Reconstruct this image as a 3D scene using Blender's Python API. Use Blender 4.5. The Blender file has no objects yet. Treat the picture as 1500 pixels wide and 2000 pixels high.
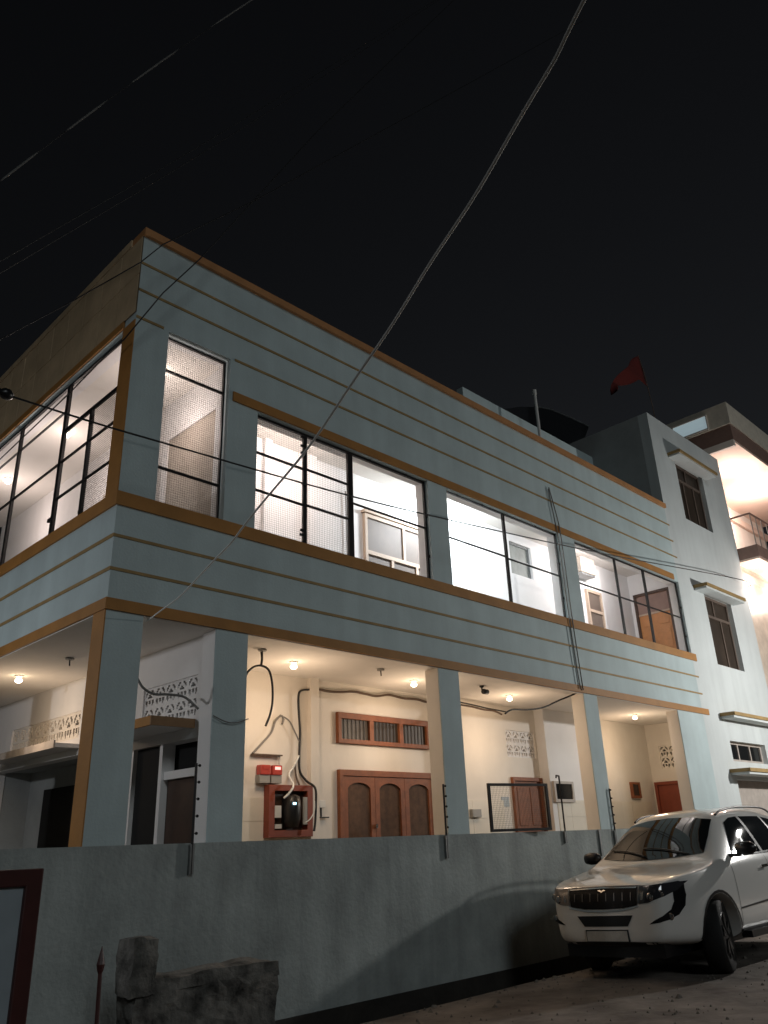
import bpy, bmesh, math, random
from mathutils import Vector, Matrix
from mathutils.bvhtree import BVHTree
from mathutils import noise as mnoise
R = math.radians
random.seed(7)
scene = bpy.context.scene
COL = scene.collection

# ------------------------------------------------------------------ camera, sky, sun, exposure
cam_d = bpy.data.cameras.new('camera'); cam = bpy.data.objects.new('camera', cam_d); COL.objects.link(cam)
cam.location = (-3.193, -6.753, -0.050)
cam.matrix_world = Matrix.Translation(cam.location) @ Matrix.Rotation(R(-45.525), 4, 'Z') @ Matrix.Rotation(R(112.596), 4, 'X') @ Matrix.Rotation(R(-2.227), 4, 'Z')
cam_d.sensor_fit = 'HORIZONTAL'; cam_d.sensor_width = 36.0; cam_d.lens = 36.0 * 1545.35 / 1500.0
cam_d.clip_start = 0.05; cam_d.clip_end = 1000
scene.camera = cam
scene.render.resolution_x = 768; scene.render.resolution_y = 1024

world = bpy.data.worlds.new('World'); scene.world = world; world.use_nodes = True
wn = world.node_tree.nodes; wl = world.node_tree.links
bg = wn['Background']
sky = wn.new('ShaderNodeTexSky'); sky.sky_type = 'NISHITA'; sky.sun_disc = False
sky.sun_elevation = R(-3.85); sky.sun_rotation = R(75); sky.altitude = 0; sky.dust_density = 3.0
hs = wn.new('ShaderNodeHueSaturation'); hs.inputs['Saturation'].default_value = 0.40; wl.new(sky.outputs[0], hs.inputs['Color']); wl.new(hs.outputs[0], bg.inputs[0]); bg.inputs[1].default_value = 0.15

sun_d = bpy.data.lights.new('sun', 'SUN'); sun = bpy.data.objects.new('sun', sun_d); COL.objects.link(sun)
sun_d.energy = 0.30; sun_d.angle = R(14); sun_d.color = (0.90, 0.98, 1.0)
sun.rotation_euler = Vector((0.30, 0.86, -0.42)).to_track_quat('-Z', 'Y').to_euler()

scene.view_settings.view_transform = 'Standard'; scene.view_settings.look = 'None'
scene.view_settings.exposure = 0.0; scene.view_settings.gamma = 1.0
scene.render.engine = 'CYCLES'
scene.cycles.use_denoising = True
scene.cycles.caustics_reflective = False; scene.cycles.caustics_refractive = False
scene.cycles.max_bounces = 7; scene.cycles.diffuse_bounces = 4
scene.cycles.sample_clamp_indirect = 4.0

# ------------------------------------------------------------------ materials
MATS = {}
def mat(name, col, rough=0.7, metal=0.0, var=0.0, scale=6.0, bump=0.0, bscale=60.0, emit=0.0, ecol=None, streak=0.0, spec=0.5, coat=0.0, col2=None):
    m = bpy.data.materials.new(name); m.use_nodes = True
    nt = m.node_tree; b = nt.nodes['Principled BSDF']
    b.inputs['Base Color'].default_value = (*col, 1); b.inputs['Roughness'].default_value = rough
    b.inputs['Metallic'].default_value = metal; b.inputs['Specular IOR Level'].default_value = spec
    if coat: b.inputs['Coat Weight'].default_value = coat; b.inputs['Coat Roughness'].default_value = 0.05
    tc = nt.nodes.new('ShaderNodeTexCoord'); src = None
    gm = nt.nodes.new('ShaderNodeNewGeometry')
    if var or streak or col2:
        n = nt.nodes.new('ShaderNodeTexNoise'); n.inputs['Scale'].default_value = scale; n.inputs['Detail'].default_value = 8; n.inputs['Roughness'].default_value = 0.62
        nt.links.new(gm.outputs['Position'], n.inputs['Vector'])
        r = nt.nodes.new('ShaderNodeValToRGB')
        r.color_ramp.elements[0].position = 0.3; r.color_ramp.elements[1].position = 0.72
        lo = col2 if col2 else tuple(c * (1 - var) for c in col); hi = col if col2 else tuple(min(1, c * (1 + var * 0.6)) for c in col)
        r.color_ramp.elements[0].color = (*lo, 1); r.color_ramp.elements[1].color = (*hi, 1)
        nt.links.new(n.outputs['Fac'], r.inputs['Fac']); src = r.outputs['Color']
        if streak:
            mp = nt.nodes.new('ShaderNodeMapping'); mp.inputs['Scale'].default_value = (1.5, 1.5, 0.14)
            nt.links.new(gm.outputs['Position'], mp.inputs['Vector'])
            n2 = nt.nodes.new('ShaderNodeTexNoise'); n2.inputs['Scale'].default_value = 2.2; n2.inputs['Detail'].default_value = 6; n2.inputs['Roughness'].default_value = 0.6
            nt.links.new(mp.outputs[0], n2.inputs['Vector'])
            r2 = nt.nodes.new('ShaderNodeValToRGB'); r2.color_ramp.elements[0].position = 0.3; r2.color_ramp.elements[1].position = 0.6
            r2.color_ramp.elements[0].color = (1 - streak,) * 3 + (1,); r2.color_ramp.elements[1].color = (1, 1, 1, 1)
            nt.links.new(n2.outputs['Fac'], r2.inputs['Fac'])
            mx = nt.nodes.new('ShaderNodeMix'); mx.data_type = 'RGBA'; mx.blend_type = 'MULTIPLY'; mx.inputs[0].default_value = 1
            nt.links.new(src, mx.inputs[6]); nt.links.new(r2.outputs['Color'], mx.inputs[7]); src = mx.outputs[2]
        nt.links.new(src, b.inputs['Base Color'])
    if bump:
        n3 = nt.nodes.new('ShaderNodeTexNoise'); n3.inputs['Scale'].default_value = bscale; n3.inputs['Detail'].default_value = 5
        nt.links.new(gm.outputs['Position'], n3.inputs['Vector'])
        bp = nt.nodes.new('ShaderNodeBump'); bp.inputs['Strength'].default_value = bump; bp.inputs['Distance'].default_value = 0.02
        nt.links.new(n3.outputs['Fac'], bp.inputs['Height']); nt.links.new(bp.outputs[0], b.inputs['Normal'])
    if emit:
        b.inputs['Emission Color'].default_value = (*(ecol or col), 1); b.inputs['Emission Strength'].default_value = emit
    MATS[name] = m
    return m
mat('tower_paint', (0.60, 0.645, 0.65), 0.75, var=0.08, scale=1.1, bump=0.15, bscale=40, streak=0.10)
mat('paint', (0.50, 0.60, 0.615), 0.75, var=0.13, scale=1.2, bump=0.15, bscale=40, streak=0.10)
mat('plinth_paint', (0.385, 0.42, 0.41), 0.85, var=0.32, scale=1.3, bump=0.45, bscale=22, streak=0.26)  # stained paint; base also darkened for the shade low on the wall
mat('shade_grey', (0.38, 0.40, 0.40), 0.9, var=0.15, scale=2, bump=0.2)  # grey with shade put into the colour: tower lane side, veranda recess
mat('orange', (0.40, 0.185, 0.045), 0.65, var=0.18, scale=3, bump=0.1)
mat('coping', (0.46, 0.22, 0.085), 0.7, var=0.2, scale=3, bump=0.1)
mat('mustard', (0.34, 0.225, 0.09), 0.7, var=0.22, scale=5, bump=0.1)
mat('tan_tile', (0.56, 0.42, 0.26), 0.55, var=0.22, scale=2.6, bump=0.1)
mat('grout', (0.12, 0.085, 0.05), 0.9)
mat('cream', (0.79, 0.735, 0.665), 0.7, var=0.05, scale=2.2, bump=0.06, streak=0.04)
mat('white', (0.80, 0.78, 0.77), 0.7, var=0.04, scale=2.0, bump=0.06, streak=0.04)
mat('ceiling', (0.80, 0.76, 0.71), 0.8, var=0.05, scale=1.5, bump=0.05)
mat('tile_white', (0.76, 0.70, 0.60), 0.35, var=0.05, scale=2)
mat('floor', (0.35, 0.30, 0.25), 0.35, var=0.2)
mat('brown_edge', (0.30, 0.17, 0.085), 0.7, var=0.2, scale=4)
mat('black_iron', (0.018, 0.016, 0.016), 0.5, metal=0.3)
mat('wire_iron', (0.10, 0.09, 0.085), 0.5, metal=0.5)
mat('wood', (0.235, 0.075, 0.028), 0.6, var=0.28, scale=9, bump=0.1)
mat('wood_red', (0.24, 0.05, 0.024), 0.5, var=0.18, scale=5)
mat('wood_light', (0.50, 0.22, 0.08), 0.45, var=0.2, scale=6)
mat('wood_dark', (0.06, 0.03, 0.018), 0.5, var=0.3, scale=8)
mat('curtain', (0.115, 0.06, 0.035), 0.8, var=0.35, scale=14, streak=0.5)
mat('dark_glass', (0.012, 0.013, 0.014), 0.12, spec=0.5)
mat('brown_glass', (0.045, 0.031, 0.022), 0.5, var=0.35, scale=3, streak=0.3)
mat('dark_void', (0.004, 0.004, 0.004), 0.9)  # near black for shutter leaves and sheets standing in for unlit interiors
mat('shutter', (0.14, 0.105, 0.085), 0.6, var=0.15, scale=4, streak=0.2)
mat('pale_wood', (0.50, 0.38, 0.29), 0.6, var=0.1)
mat('grey_screen', (0.30, 0.31, 0.29), 0.6, var=0.2, scale=5, streak=0.2)
mat('tan_board', (0.44, 0.38, 0.32), 0.75, var=0.1, scale=3)
mat('cable_pale', (0.80, 0.82, 0.80), 0.6)
mat('cable_black', (0.012, 0.012, 0.013), 0.5)
mat('cable_grey', (0.20, 0.19, 0.18), 0.6)
mat('cable_glint', (0.13, 0.13, 0.125), 0.6)  # paler grey that paints the glints on the sky cable
mat('cable_brown', (0.10, 0.065, 0.045), 0.6)
mat('pvc', (0.62, 0.62, 0.60), 0.4)
mat('plastic_white', (0.72, 0.71, 0.68), 0.4)
mat('plastic_grey', (0.30, 0.29, 0.27), 0.5)
mat('meter_red', (0.38, 0.06, 0.045), 0.25, emit=0.05, ecol=(1.0, 0.08, 0.06))  # faint red emission puts a glow into the whole housing
mat('led_blue', (0.3, 0.6, 0.9), 0.3, emit=4.0, ecol=(0.45, 0.85, 1.0))
mat('led_red', (0.9, 0.2, 0.15), 0.3, emit=1.6, ecol=(1.0, 0.45, 0.4))
mat('bulb_warm', (1, 0.9, 0.75), 0.3, emit=14.0, ecol=(1.0, 0.80, 0.52))
mat('bulb_white', (1, 0.95, 0.9), 0.3, emit=14.0, ecol=(1.0, 0.90, 0.78))
mat('tube_cool', (1, 1, 1), 0.3, emit=18.0, ecol=(0.88, 0.95, 1.0))
mat('lamp_cool', (1, 1, 1), 0.3, emit=60.0, ecol=(0.80, 0.92, 1.0))
mat('steel', (0.45, 0.45, 0.45), 0.3, metal=1.0)
mat('galv', (0.30, 0.31, 0.31), 0.45, metal=0.7, var=0.2)
mat('solar', (0.010, 0.011, 0.014), 0.5)
mat('flag_red', (0.13, 0.014, 0.010), 0.8)
mat('red_paint', (0.065, 0.014, 0.012), 0.5, var=0.3, scale=7)
mat('sign_face', (0.40, 0.46, 0.50), 0.5, var=0.15, scale=4)
mat('sign_red', (0.42, 0.04, 0.02), 0.5)
mat('old_stone', (0.24, 0.23, 0.21), 0.95, col2=(0.016, 0.015, 0.014), scale=5.5, bump=0.7, bscale=26)
mat('ground', (0.27, 0.235, 0.205), 0.92, col2=(0.085, 0.066, 0.055), scale=1.9, bump=1.0, bscale=7)
mat('drain_mud', (0.028, 0.024, 0.02), 0.8, var=0.4, scale=3, bump=0.6, bscale=12)
mat('stone_chip', (0.17, 0.15, 0.13), 0.9, var=0.4, scale=10)
mat('peach', (0.72, 0.56, 0.47), 0.7, var=0.06, scale=2)
mat('peach_white', (0.80, 0.72, 0.65), 0.7, var=0.04)
mat('brown_fascia', (0.26, 0.165, 0.135), 0.6, var=0.15)
mat('beige_coping', (0.70, 0.64, 0.54), 0.7, var=0.15)
mat('skylight', (0.5, 0.65, 0.7), 0.4, emit=0.28, ecol=(0.72, 0.92, 1.0))
mat('marble_tile', (0.62, 0.52, 0.43), 0.4, var=0.22, scale=3.5)
mat('sill_stone', (0.45, 0.40, 0.36), 0.5, var=0.2)
mat('car_white', (0.80, 0.79, 0.76), 0.28, coat=1.0, spec=0.5)
mat('car_black', (0.010, 0.010, 0.011), 0.35)
mat('car_gloss', (0.004, 0.004, 0.005), 0.5, spec=0.18)
mat('car_glass', (0.010, 0.012, 0.013), 0.03, spec=0.8)
mat('chrome', (0.78, 0.78, 0.78), 0.12, metal=1.0)
mat('lamp_lens', (0.05, 0.05, 0.055), 0.05, metal=0.2, coat=1.0)
mat('lamp_reflector', (0.35, 0.33, 0.32), 0.15, metal=0.9)
mat('lit_lens', (0.20, 0.165, 0.14), 0.3, coat=0.3)  # paler copy of the headlight lens, its lit look put into the colour
mat('tyre', (0.010, 0.010, 0.010), 0.75, bump=0.2, bscale=80)
mat('alloy', (0.10, 0.10, 0.10), 0.35, metal=0.9)
mat('plate', (0.46, 0.45, 0.42), 0.6, var=0.15, scale=25)

# ------------------------------------------------------------------ mesh helpers
def link(o, parent=None):
    COL.objects.link(o)
    if parent is not None: o.parent = parent
    return o
def origin_of(o):
    v = Vector((0, 0, 0))
    while o is not None:
        v += o.location; o = o.parent
    return v
class MB:
    def __init__(s): s.v = []; s.f = []
    def add(s, vs, fs):
        n = len(s.v); s.v += [Vector(v) for v in vs]; s.f += [tuple(i + n for i in f) for f in fs]; return s
    def box(s, x0, x1, y0, y1, z0, z1):
        return s.add([(x0,y0,z0),(x1,y0,z0),(x1,y1,z0),(x0,y1,z0),(x0,y0,z1),(x1,y0,z1),(x1,y1,z1),(x0,y1,z1)],
                     [(0,3,2,1),(4,5,6,7),(0,1,5,4),(1,2,6,5),(2,3,7,6),(3,0,4,7)])
    def tube(s, pts, r, n=6, cap=True):
        pts = [Vector(p) for p in pts]; rs = r if isinstance(r, (list, tuple)) else [r] * len(pts)
        rings = []; up = None
        for i, p in enumerate(pts):
            d = (pts[min(i+1, len(pts)-1)] - pts[max(i-1, 0)]).normalized()
            if up is None: up = Vector((0,0,1)) if abs(d.z) < 0.9 else Vector((1,0,0))
            a = d.cross(up).normalized(); b = a.cross(d).normalized(); up = b
            rings.append([p + (a*math.cos(2*math.pi*k/n) + b*math.sin(2*math.pi*k/n))*rs[i] for k in range(n)])
        vs = [v for r_ in rings for v in r_]; fs = []
        for i in range(len(rings)-1):
            for k in range(n): fs.append((i*n+k, i*n+(k+1)%n, (i+1)*n+(k+1)%n, (i+1)*n+k))
        if cap: fs += [tuple(range(n-1,-1,-1)), tuple((len(rings)-1)*n+k for k in range(n))]
        return s.add(vs, fs)
    def lathe(s, prof, c, axis='z', n=16):
        vs = []; fs = []
        for (r, h) in prof:
            for k in range(n):
                a = 2*math.pi*k/n; u, w = r*math.cos(a), r*math.sin(a)
                vs.append({'z': (c[0]+u, c[1]+w, c[2]+h), 'y': (c[0]+u, c[1]+h, c[2]+w), 'x': (c[0]+h, c[1]+u, c[2]+w)}[axis])
        m = len(prof)
        for i in range(m-1):
            for k in range(n): fs.append((i*n+k, i*n+(k+1)%n, (i+1)*n+(k+1)%n, (i+1)*n+k))
        fs += [tuple(range(n)), tuple((m-1)*n+k for k in range(n))]
        return s.add(vs, fs)
    def prism(s, poly, d, off=(0,0,0)):
        n = len(poly); d = Vector(d); p = [Vector(q)+Vector(off) for q in poly]
        return s.add(p + [q + d for q in p], [tuple(range(n-1,-1,-1)), tuple(range(n, 2*n))] + [(k, (k+1)%n, n+(k+1)%n, n+k) for k in range(n)])
    def cells(s, us, zs, solid, to3, t0, t1):
        """plate with openings: us/zs sorted cuts, solid(i,j); to3(u,z,t)"""
        nu, nz = len(us)-1, len(zs)-1; idx = {}; vs = []; fs = []
        def V(i, j, t):
            k = (i, j, t)
            if k not in idx: idx[k] = len(vs); vs.append(to3(us[i], zs[j], t1 if t else t0))
            return idx[k]
        S = lambda i, j: 0 <= i < nu and 0 <= j < nz and solid(i, j)
        for i in range(nu):
            for j in range(nz):
                if not S(i, j): continue
                fs.append((V(i,j,0),V(i+1,j,0),V(i+1,j+1,0),V(i,j+1,0))); fs.append((V(i,j,1),V(i,j+1,1),V(i+1,j+1,1),V(i+1,j,1)))
                if not S(i-1,j): fs.append((V(i,j,0),V(i,j+1,0),V(i,j+1,1),V(i,j,1)))
                if not S(i+1,j): fs.append((V(i+1,j,0),V(i+1,j,1),V(i+1,j+1,1),V(i+1,j+1,0)))
                if not S(i,j-1): fs.append((V(i,j,0),V(i,j,1),V(i+1,j,1),V(i+1,j,0)))
                if not S(i,j+1): fs.append((V(i,j+1,0),V(i+1,j+1,0),V(i+1,j+1,1),V(i,j+1,1)))
        return s.add(vs, fs)
    def holed(s, u0, u1, z0, z1, holes, to3, t0, t1):
        us = sorted({u0, u1} | {h[0] for h in holes} | {h[1] for h in holes}); zs = sorted({z0, z1} | {h[2] for h in holes} | {h[3] for h in holes})
        us = [u for u in us if u0 <= u <= u1]; zs = [z for z in zs if z0 <= z <= z1]
        def solid(i, j):
            u, z = (us[i]+us[i+1])/2, (zs[j]+zs[j+1])/2
            return not any(h[0] < u < h[1] and h[2] < z < h[3] for h in holes)
        return s.cells(us, zs, solid, to3, t0, t1)
    def mesh(s, name, m, org=(0,0,0), smooth=False):
        me = bpy.data.meshes.new(name); o = Vector(org)
        me.from_pydata([v - o for v in s.v], [], s.f)
        bm = bmesh.new(); bm.from_mesh(me); bmesh.ops.recalc_face_normals(bm, faces=bm.faces); bm.to_mesh(me); bm.free()
        me.materials.append(MATS[m])
        if smooth:
            for p in me.polygons: p.use_smooth = True
        return me
    def build(s, name, m, parent=None, smooth=False, bevel=0.0):
        org = origin_of(parent) if parent is not None else Vector((0,0,0))
        o = bpy.data.objects.new(name, s.mesh(name, m, org, smooth)); link(o, parent)
        if bevel:
            b = o.modifiers.new('bevel', 'BEVEL'); b.width = bevel; b.segments = 2; b.limit_method = 'ANGLE'
        return o
FX = lambda u, z, t: (u, t, z)      # plate in a plane of constant y
FY = lambda u, z, t: (t, u, z)      # plate in a plane of constant x
def tag(o, label, cat, group=None, kind=None):
    if label: o['label'] = label
    if cat: o['category'] = cat
    if group: o['group'] = group
    if kind: o['kind'] = kind
    return o
def empty(name, loc, label, cat, group=None):
    o = bpy.data.objects.new(name, None); o.empty_display_size = 0.2; o.location = loc; COL.objects.link(o)
    return tag(o, label, cat, group)
def B(name, m, parent, *b, bevel=0.0): return MB().box(*b).build(name, m, parent, bevel=bevel)
def spline(pts, k=8):
    pts = [Vector(p) for p in pts]; out = []
    for i in range(len(pts)-1):
        p0, p1, p2, p3 = pts[max(i-1,0)], pts[i], pts[i+1], pts[min(i+2, len(pts)-1)]
        for j in range(k):
            t = j/k; out.append(0.5*((2*p1)+(p2-p0)*t+(2*p0-5*p1+4*p2-p3)*t*t+(3*p1-p0-3*p2+p3)*t**3))
    return out + [pts[-1]]
def cable(name, pts, r, m, label, cat='cable', k=8, n=6, group=None):
    p = spline(pts, k) if k else pts
    mb = MB().tube(p, r, n); org = Vector(pts[0])
    o = bpy.data.objects.new(name, mb.mesh(name, m, org, True)); o.location = org; COL.objects.link(o)
    return tag(o, label, cat, group)

G = -1.52            # street level
# ------------------------------------------------------------------ ground with the open drain along the wall
gx = [-120, -40, -15] + [-8 + 0.8*i for i in range(41)] + [40, 120]
prof = [(-120, G), (-40, G), (-15, G)] + [(-9 + 0.55*i, G) for i in range(15)] + [(-0.79, G), (-0.77, G-0.32), (-0.4, G-0.36), (0.12, G-0.33), (20, G-0.34), (120, G-0.34)]
rg = random.Random(3); mb = MB(); vs = []; fs = []
for i, x in enumerate(gx):
    for j, (y, z) in enumerate(prof):
        near = abs(x-4) < 14 and -9 <= y <= -1
        vs.append((x, y + (rg.uniform(-.02,.02) if -0.9 < y < -0.7 else 0), z + (min(.14, .042*max(0, -.8-y)) if y < -.7 else 0) + (rg.uniform(-.010,.010) if near else 0)))
W = len(prof)
for i in range(len(gx)-1):
    for j in range(W-1): fs.append((i*W+j, (i+1)*W+j, (i+1)*W+j+1, i*W+j+1))
ground = mb.add(vs, fs).build('ground', 'ground', smooth=False); ground['kind'] = 'structure'
dr = MB().box(-30, 40, -0.765, 0.11, G-0.30, G-0.285).build('drain_channel', 'drain_mud'); dr['kind'] = 'structure'
# loose chips of stone on the street
mb = MB(); rr = random.Random(11)
for i in range(900):
    x = rr.uniform(2, 11); y = rr.uniform(-5, -0.85); s_ = rr.uniform(.006, .022) * (2 if rr.random() < .06 else 1)
    g_ = G + min(.14, .042*max(0, -.8-y)); a = rr.uniform(0, 3.1); c, d = math.cos(a)*s_, math.sin(a)*s_
    mb.add([(x+c,y+d,g_-.01),(x-d,y+c,g_-.01),(x-c,y-d,g_-.01),(x+d,y-c,g_-.01),(x+c*.3,y+d*.2,g_+s_*.8),(x-c*.4,y-d*.3,g_+s_*.6)], [(0,1,4),(1,5,4),(1,2,5),(2,3,5),(3,0,4),(3,4,5)])
for i in range(70):
    x = rr.uniform(1.5, 9); y = -.83-abs(rr.gauss(0, .12)); s_ = rr.uniform(.02, .055); a = rr.uniform(0, 3.1); c, d = math.cos(a)*s_, math.sin(a)*s_; g_ = G
    mb.add([(x+c,y+d,g_-.01),(x-d,y+c*.8,g_-.01),(x-c,y-d,g_-.01),(x+d,y-c*.7,g_-.01),(x+c*.4,y+d*.3,g_+s_*.55),(x-c*.4,y-d*.3,g_+s_*.45)], [(0,1,4),(1,5,4),(1,2,5),(2,3,5),(3,0,4),(3,4,5)])
gv = mb.build('gravel', 'stone_chip'); tag(gv, 'loose stone chips scattered on the street beside the car', 'gravel', kind='stuff')

# ------------------------------------------------------------------ the corner house
house = empty('corner_house', (0, 0, G), 'two storey pale blue corner house with orange bands and lit open verandas', 'house')
T = 0.23
zLb, zLt, zSb, zSt, zW, zTop, zCop, zCeil, zUp = 2.011, 2.121, 3.056, 3.199, 4.693, 6.35, 6.447, 2.012, 5.27
P_ = [(0, .377), (1.19, 1.58), (4.578, 4.979), (8.041, 8.43), (11.243, 12.3)]
YL = 7.0
# plinth
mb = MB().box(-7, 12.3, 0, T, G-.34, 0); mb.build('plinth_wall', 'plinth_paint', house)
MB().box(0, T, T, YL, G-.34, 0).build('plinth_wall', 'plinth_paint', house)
for i, (a, b) in enumerate(P_):
    MB().box(a, b, 0, T if i else 0.232, 0, zLb).build('pillar', 'paint', house)
for a in (1.72+1.9, 6.0):
    MB().box(0, T, a, a+.4, 0, zLb).build('pillar', 'paint', house)
# spandrel between the floors
MB().box(0, 12.3, 0, T, zLb, zSt).build('spandrel_wall', 'paint', house)
MB().box(0, T, T, YL, zLb, zSt).build('spandrel_wall', 'paint', house)
# upper wall with the four openings
WIN = [(0.398, 1.211, zSt, 5.252), (1.622, 4.592, zSt, zW), (4.999, 7.896, zSt, zW), (8.389, 12.299, zSt, zW)]
MB().holed(0, 12.3, zSt, zTop, WIN, FX, 0, T).build('upper_wall', 'paint', house)
MB().holed(T, YL, zSt, zTop, [(.255, 6.3, zSt, 5.215)], FY, 0, T).build('side_upper_wall', 'paint', house)
B('upper_pillar', 'paint', house, 0.0, T-.002, T, .255, zSt, 5.215) if False else None
# coping, bands and thin lines
B('coping', 'coping', house, -0.012, 12.3, -0.045, T+.019, zTop, zCop)
B('coping', 'tan_tile', house, -0.028, T+.02, T+.02, YL, zTop, zCop-.004)
def fband(z0, z1, x0, x1, m, d=0.02, name='trim_band'): return B(name, m, house, x0, x1, -d, 0.0, z0, z1)
def sband(z0, z1, y0, y1, m, d=0.02, name='trim_band'): return B(name, m, house, -d, 0.0, y0, y1, z0, z1)
fband(zLb, zLt, -0.022, 12.557, 'orange', .022); sband(zLb, zLt, 0, YL, 'orange', .022)
fband(zSb, zSt, -0.022, 12.45, 'orange', .022); sband(zSb, zSt, 0, YL, 'orange', .022)
fband(zW+.012, zW+.13, 1.26, 12.1, 'orange', .022)
sband(5.225, 5.32, .25, YL, 'orange', .022)
for z, x0, x1, sd in ((5.979, 0, 12.38, 0), (5.618, 0, 12.42, 0), (5.262, 0, .33, 0), (5.262, 1.27, 12.46, 0), (2.743, -.009, 12.42, 1), (2.41, -.009, 12.44, 1)):
    fband(z-.015, z+.015, x0, x1, 'mustard', .009, 'moulding_line')
    if sd: sband(z-.018, z+.018, 0, YL, 'mustard', .009, 'moulding_line')
# orange faces of the corner pillar on the lane side
B('pillar_facing', 'orange', house, -0.012, 0, 0.0, .232, 0.0, zLb-.001)
B('pillar_facing', 'orange', house, -0.012, 0, 0.0, .255, zSt+.001, 5.22)
# tan tiles on the lane-side parapet
tile_me = MB().box(0, .008, 0, .444, 0, .535).mesh('parapet_tile', 'tan_tile')
B('tile_backing', 'grout', house, -0.010, 0, 0.0, YL, 5.322, zTop-.001)
for j in range(2):
    for i in range(15):
        o = bpy.data.objects.new('parapet_tile', tile_me)
        link(o, house); o.location = (-0.0185 - random.uniform(0, .003), .004 + i*.458, 5.324 + j*.512 - G)
        o.scale = (1, 1, .936)
for (a, b) in ((.377, 1.19), (1.58, 4.578), (4.979, 8.041), (8.43, 11.243)): B('beam_soffit', 'ceiling', house, a, b, .004, T, 2.002, 2.010)
for (a, b) in ((.232, 3.62), (4.02, 6.0)): B('beam_soffit', 'ceiling', house, .004, T, a, b, 2.002, 2.010)
for a, m_ in ((1.19, 'white'), (4.578, 'cream'), (8.041, 'cream'), (11.243, 'cream')): B('pillar_lining', m_, house, a-.005, a-.0005, .012, T, 0.001, 2.001)
B('drain_lining', 'drain_mud', house, -7, 16, -.022, -.001, G-.34, G-.004)
for (a, b, z0_, z1_) in WIN:
    B('beam_soffit', 'white', house, a+.001, b-.001, .092, T, z1_-.007, z1_-.001); B('reveal_lining', 'white', house, b-.006, b-.001, .092, T, z0_+.001, z1_-.008)
B('beam_soffit', 'white', house, .092, T, .256, 6.299, 5.207, 5.214)
# floors and ceilings (L shaped verandas)
def ell(name, m, z0, z1, x1=12.85, d=1.6, y1=YL):
    mb = MB(); us = [T, 1.35, x1]; zs = [T, d, y1]
    mb.cells(us, zs, lambda i, j: i == 0 or j == 0, lambda u, z, t: (u, z, t), z0, z1); return mb.build(name, m, house)
ell('veranda_floor', 'floor', -1.35, -1.2); ell('veranda_ceiling', 'ceiling', zCeil, 2.25)
ell('balcony_floor', 'floor', 2.26, 2.35, d=1.55); ell('roof_slab', 'ceiling', zUp, 5.45, d=1.55)
# ground floor inner walls
MB().holed(1.425, 12.85, -1.2, zCeil, [(7.98, 8.80, 1.18, 1.62)], FX, 1.55, 1.75).build('back_wall', 'cream', house)
B('wall_step', 'white', house, 8.86, 10.6, 1.36, 1.549, -1.2, zCeil)
B('pilaster', 'cream', house, 3.66, 3.80, 1.47, 1.549, -1.2, zCeil)
OP = [(.33, 1.62, -1.2, 0.98), (.40, 1.50, 1.19, 1.62), (3.05, 5.2, 1.27, 1.60), (2.55, 5.7, -1.2, 1.06)]
MB().holed(T, YL, -1.2, zCeil, OP, FY, 1.25, 1.42).build('inner_side_wall', 'white', house)
B('unlit_sheet', 'dark_void', house, 1.9, 1.95, 1.76, 7, -1.2, zCeil)  # black sheet in place of the unlit room behind the openings
B('unlit_backing', 'dark_void', house, 1.425, 1.44, T, 1.549, -1.2, zCeil-.001)  # black sheet added behind lattice and window, painted as unlit
B('veranda_end_wall', 'cream', house, 1.445, 1.56, T+.001, 1.549, -1.2, zCeil-.001)
B('side_box', 'plastic_grey', house, 1.561, 1.60, .36, .44, .98, 1.34)
MB().holed(T, 1.55, -1.2, zCeil, [(.90, 1.30, 1.12, 1.57)], FY, 12.85, 13.05).build('end_wall', 'cream', house)
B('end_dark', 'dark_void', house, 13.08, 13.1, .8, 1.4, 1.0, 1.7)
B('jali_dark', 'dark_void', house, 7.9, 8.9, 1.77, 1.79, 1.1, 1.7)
# lattice (jali) blocks, one mesh shared
PAT = ["..........", "..##..##..", ".##....##.", ".#..##..#.", "...####...", "..........", ".##.##.##.", ".##.##.##.", "..#....#..", ".........."]
def jali(plane, u0, u1, z0, z1, t0, nu, nz, m='white', at=None):
    w, h = (u1-u0)/nu, (z1-z0)/nz
    me = MB().cells([w*i/10 for i in range(11)], [h*i/10 for i in range(11)], lambda i, j: PAT[9-j][i] == '.', plane, 0, .05).mesh('lattice_block', m)
    root = bpy.data.objects.new('ventilator_lattice', me); link(root, house)
    first = True
    for i in range(nu):
        for j in range(nz):
            loc = Vector(plane(u0+i*w, z0+j*h, t0)) - Vector((0, 0, G))
            if first: root.location = loc; base = loc; first = False
            else:
                o = bpy.data.objects.new('lattice_block', me); link(o, root); o.location = loc - base
jali(FY, .40, 1.50, 1.19, 1.62, 1.27, 5, 2); jali(FY, 3.05, 5.2, 1.27, 1.60, 1.27, 9, 1, 'cream')
jali(FX, 7.98, 8.80, 1.18, 1.62, 1.57, 4, 2); jali(FY, .90, 1.30, 1.12, 1.57, 12.87, 2, 2, 'cream')
# sunshades inside the side veranda
def shade(x0, x1, y0, y1, z, parent=house, em='brown_edge', um='white', th=.05, front=True):
    s = B('sunshade', um, parent, x0, x1, y0, y1, z, z+th)
    return s
B('sunshade', 'white', house, .78, 1.249, .42, 1.75, 1.085, 1.135); B('sunshade_edge', 'brown_edge', house, .755, 1.249, .40, .42, 1.075, 1.165); B('sunshade_edge', 'orange', house, .755, .78, .42, 1.75, 1.075, 1.165)
B('sunshade', 'white', house, .95, 1.249, 3.0, 5.25, 1.14, 1.19); B('sunshade_edge', 'sill_stone', house, .93, .95, 3.0, 5.25, 1.13, 1.22)
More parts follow.
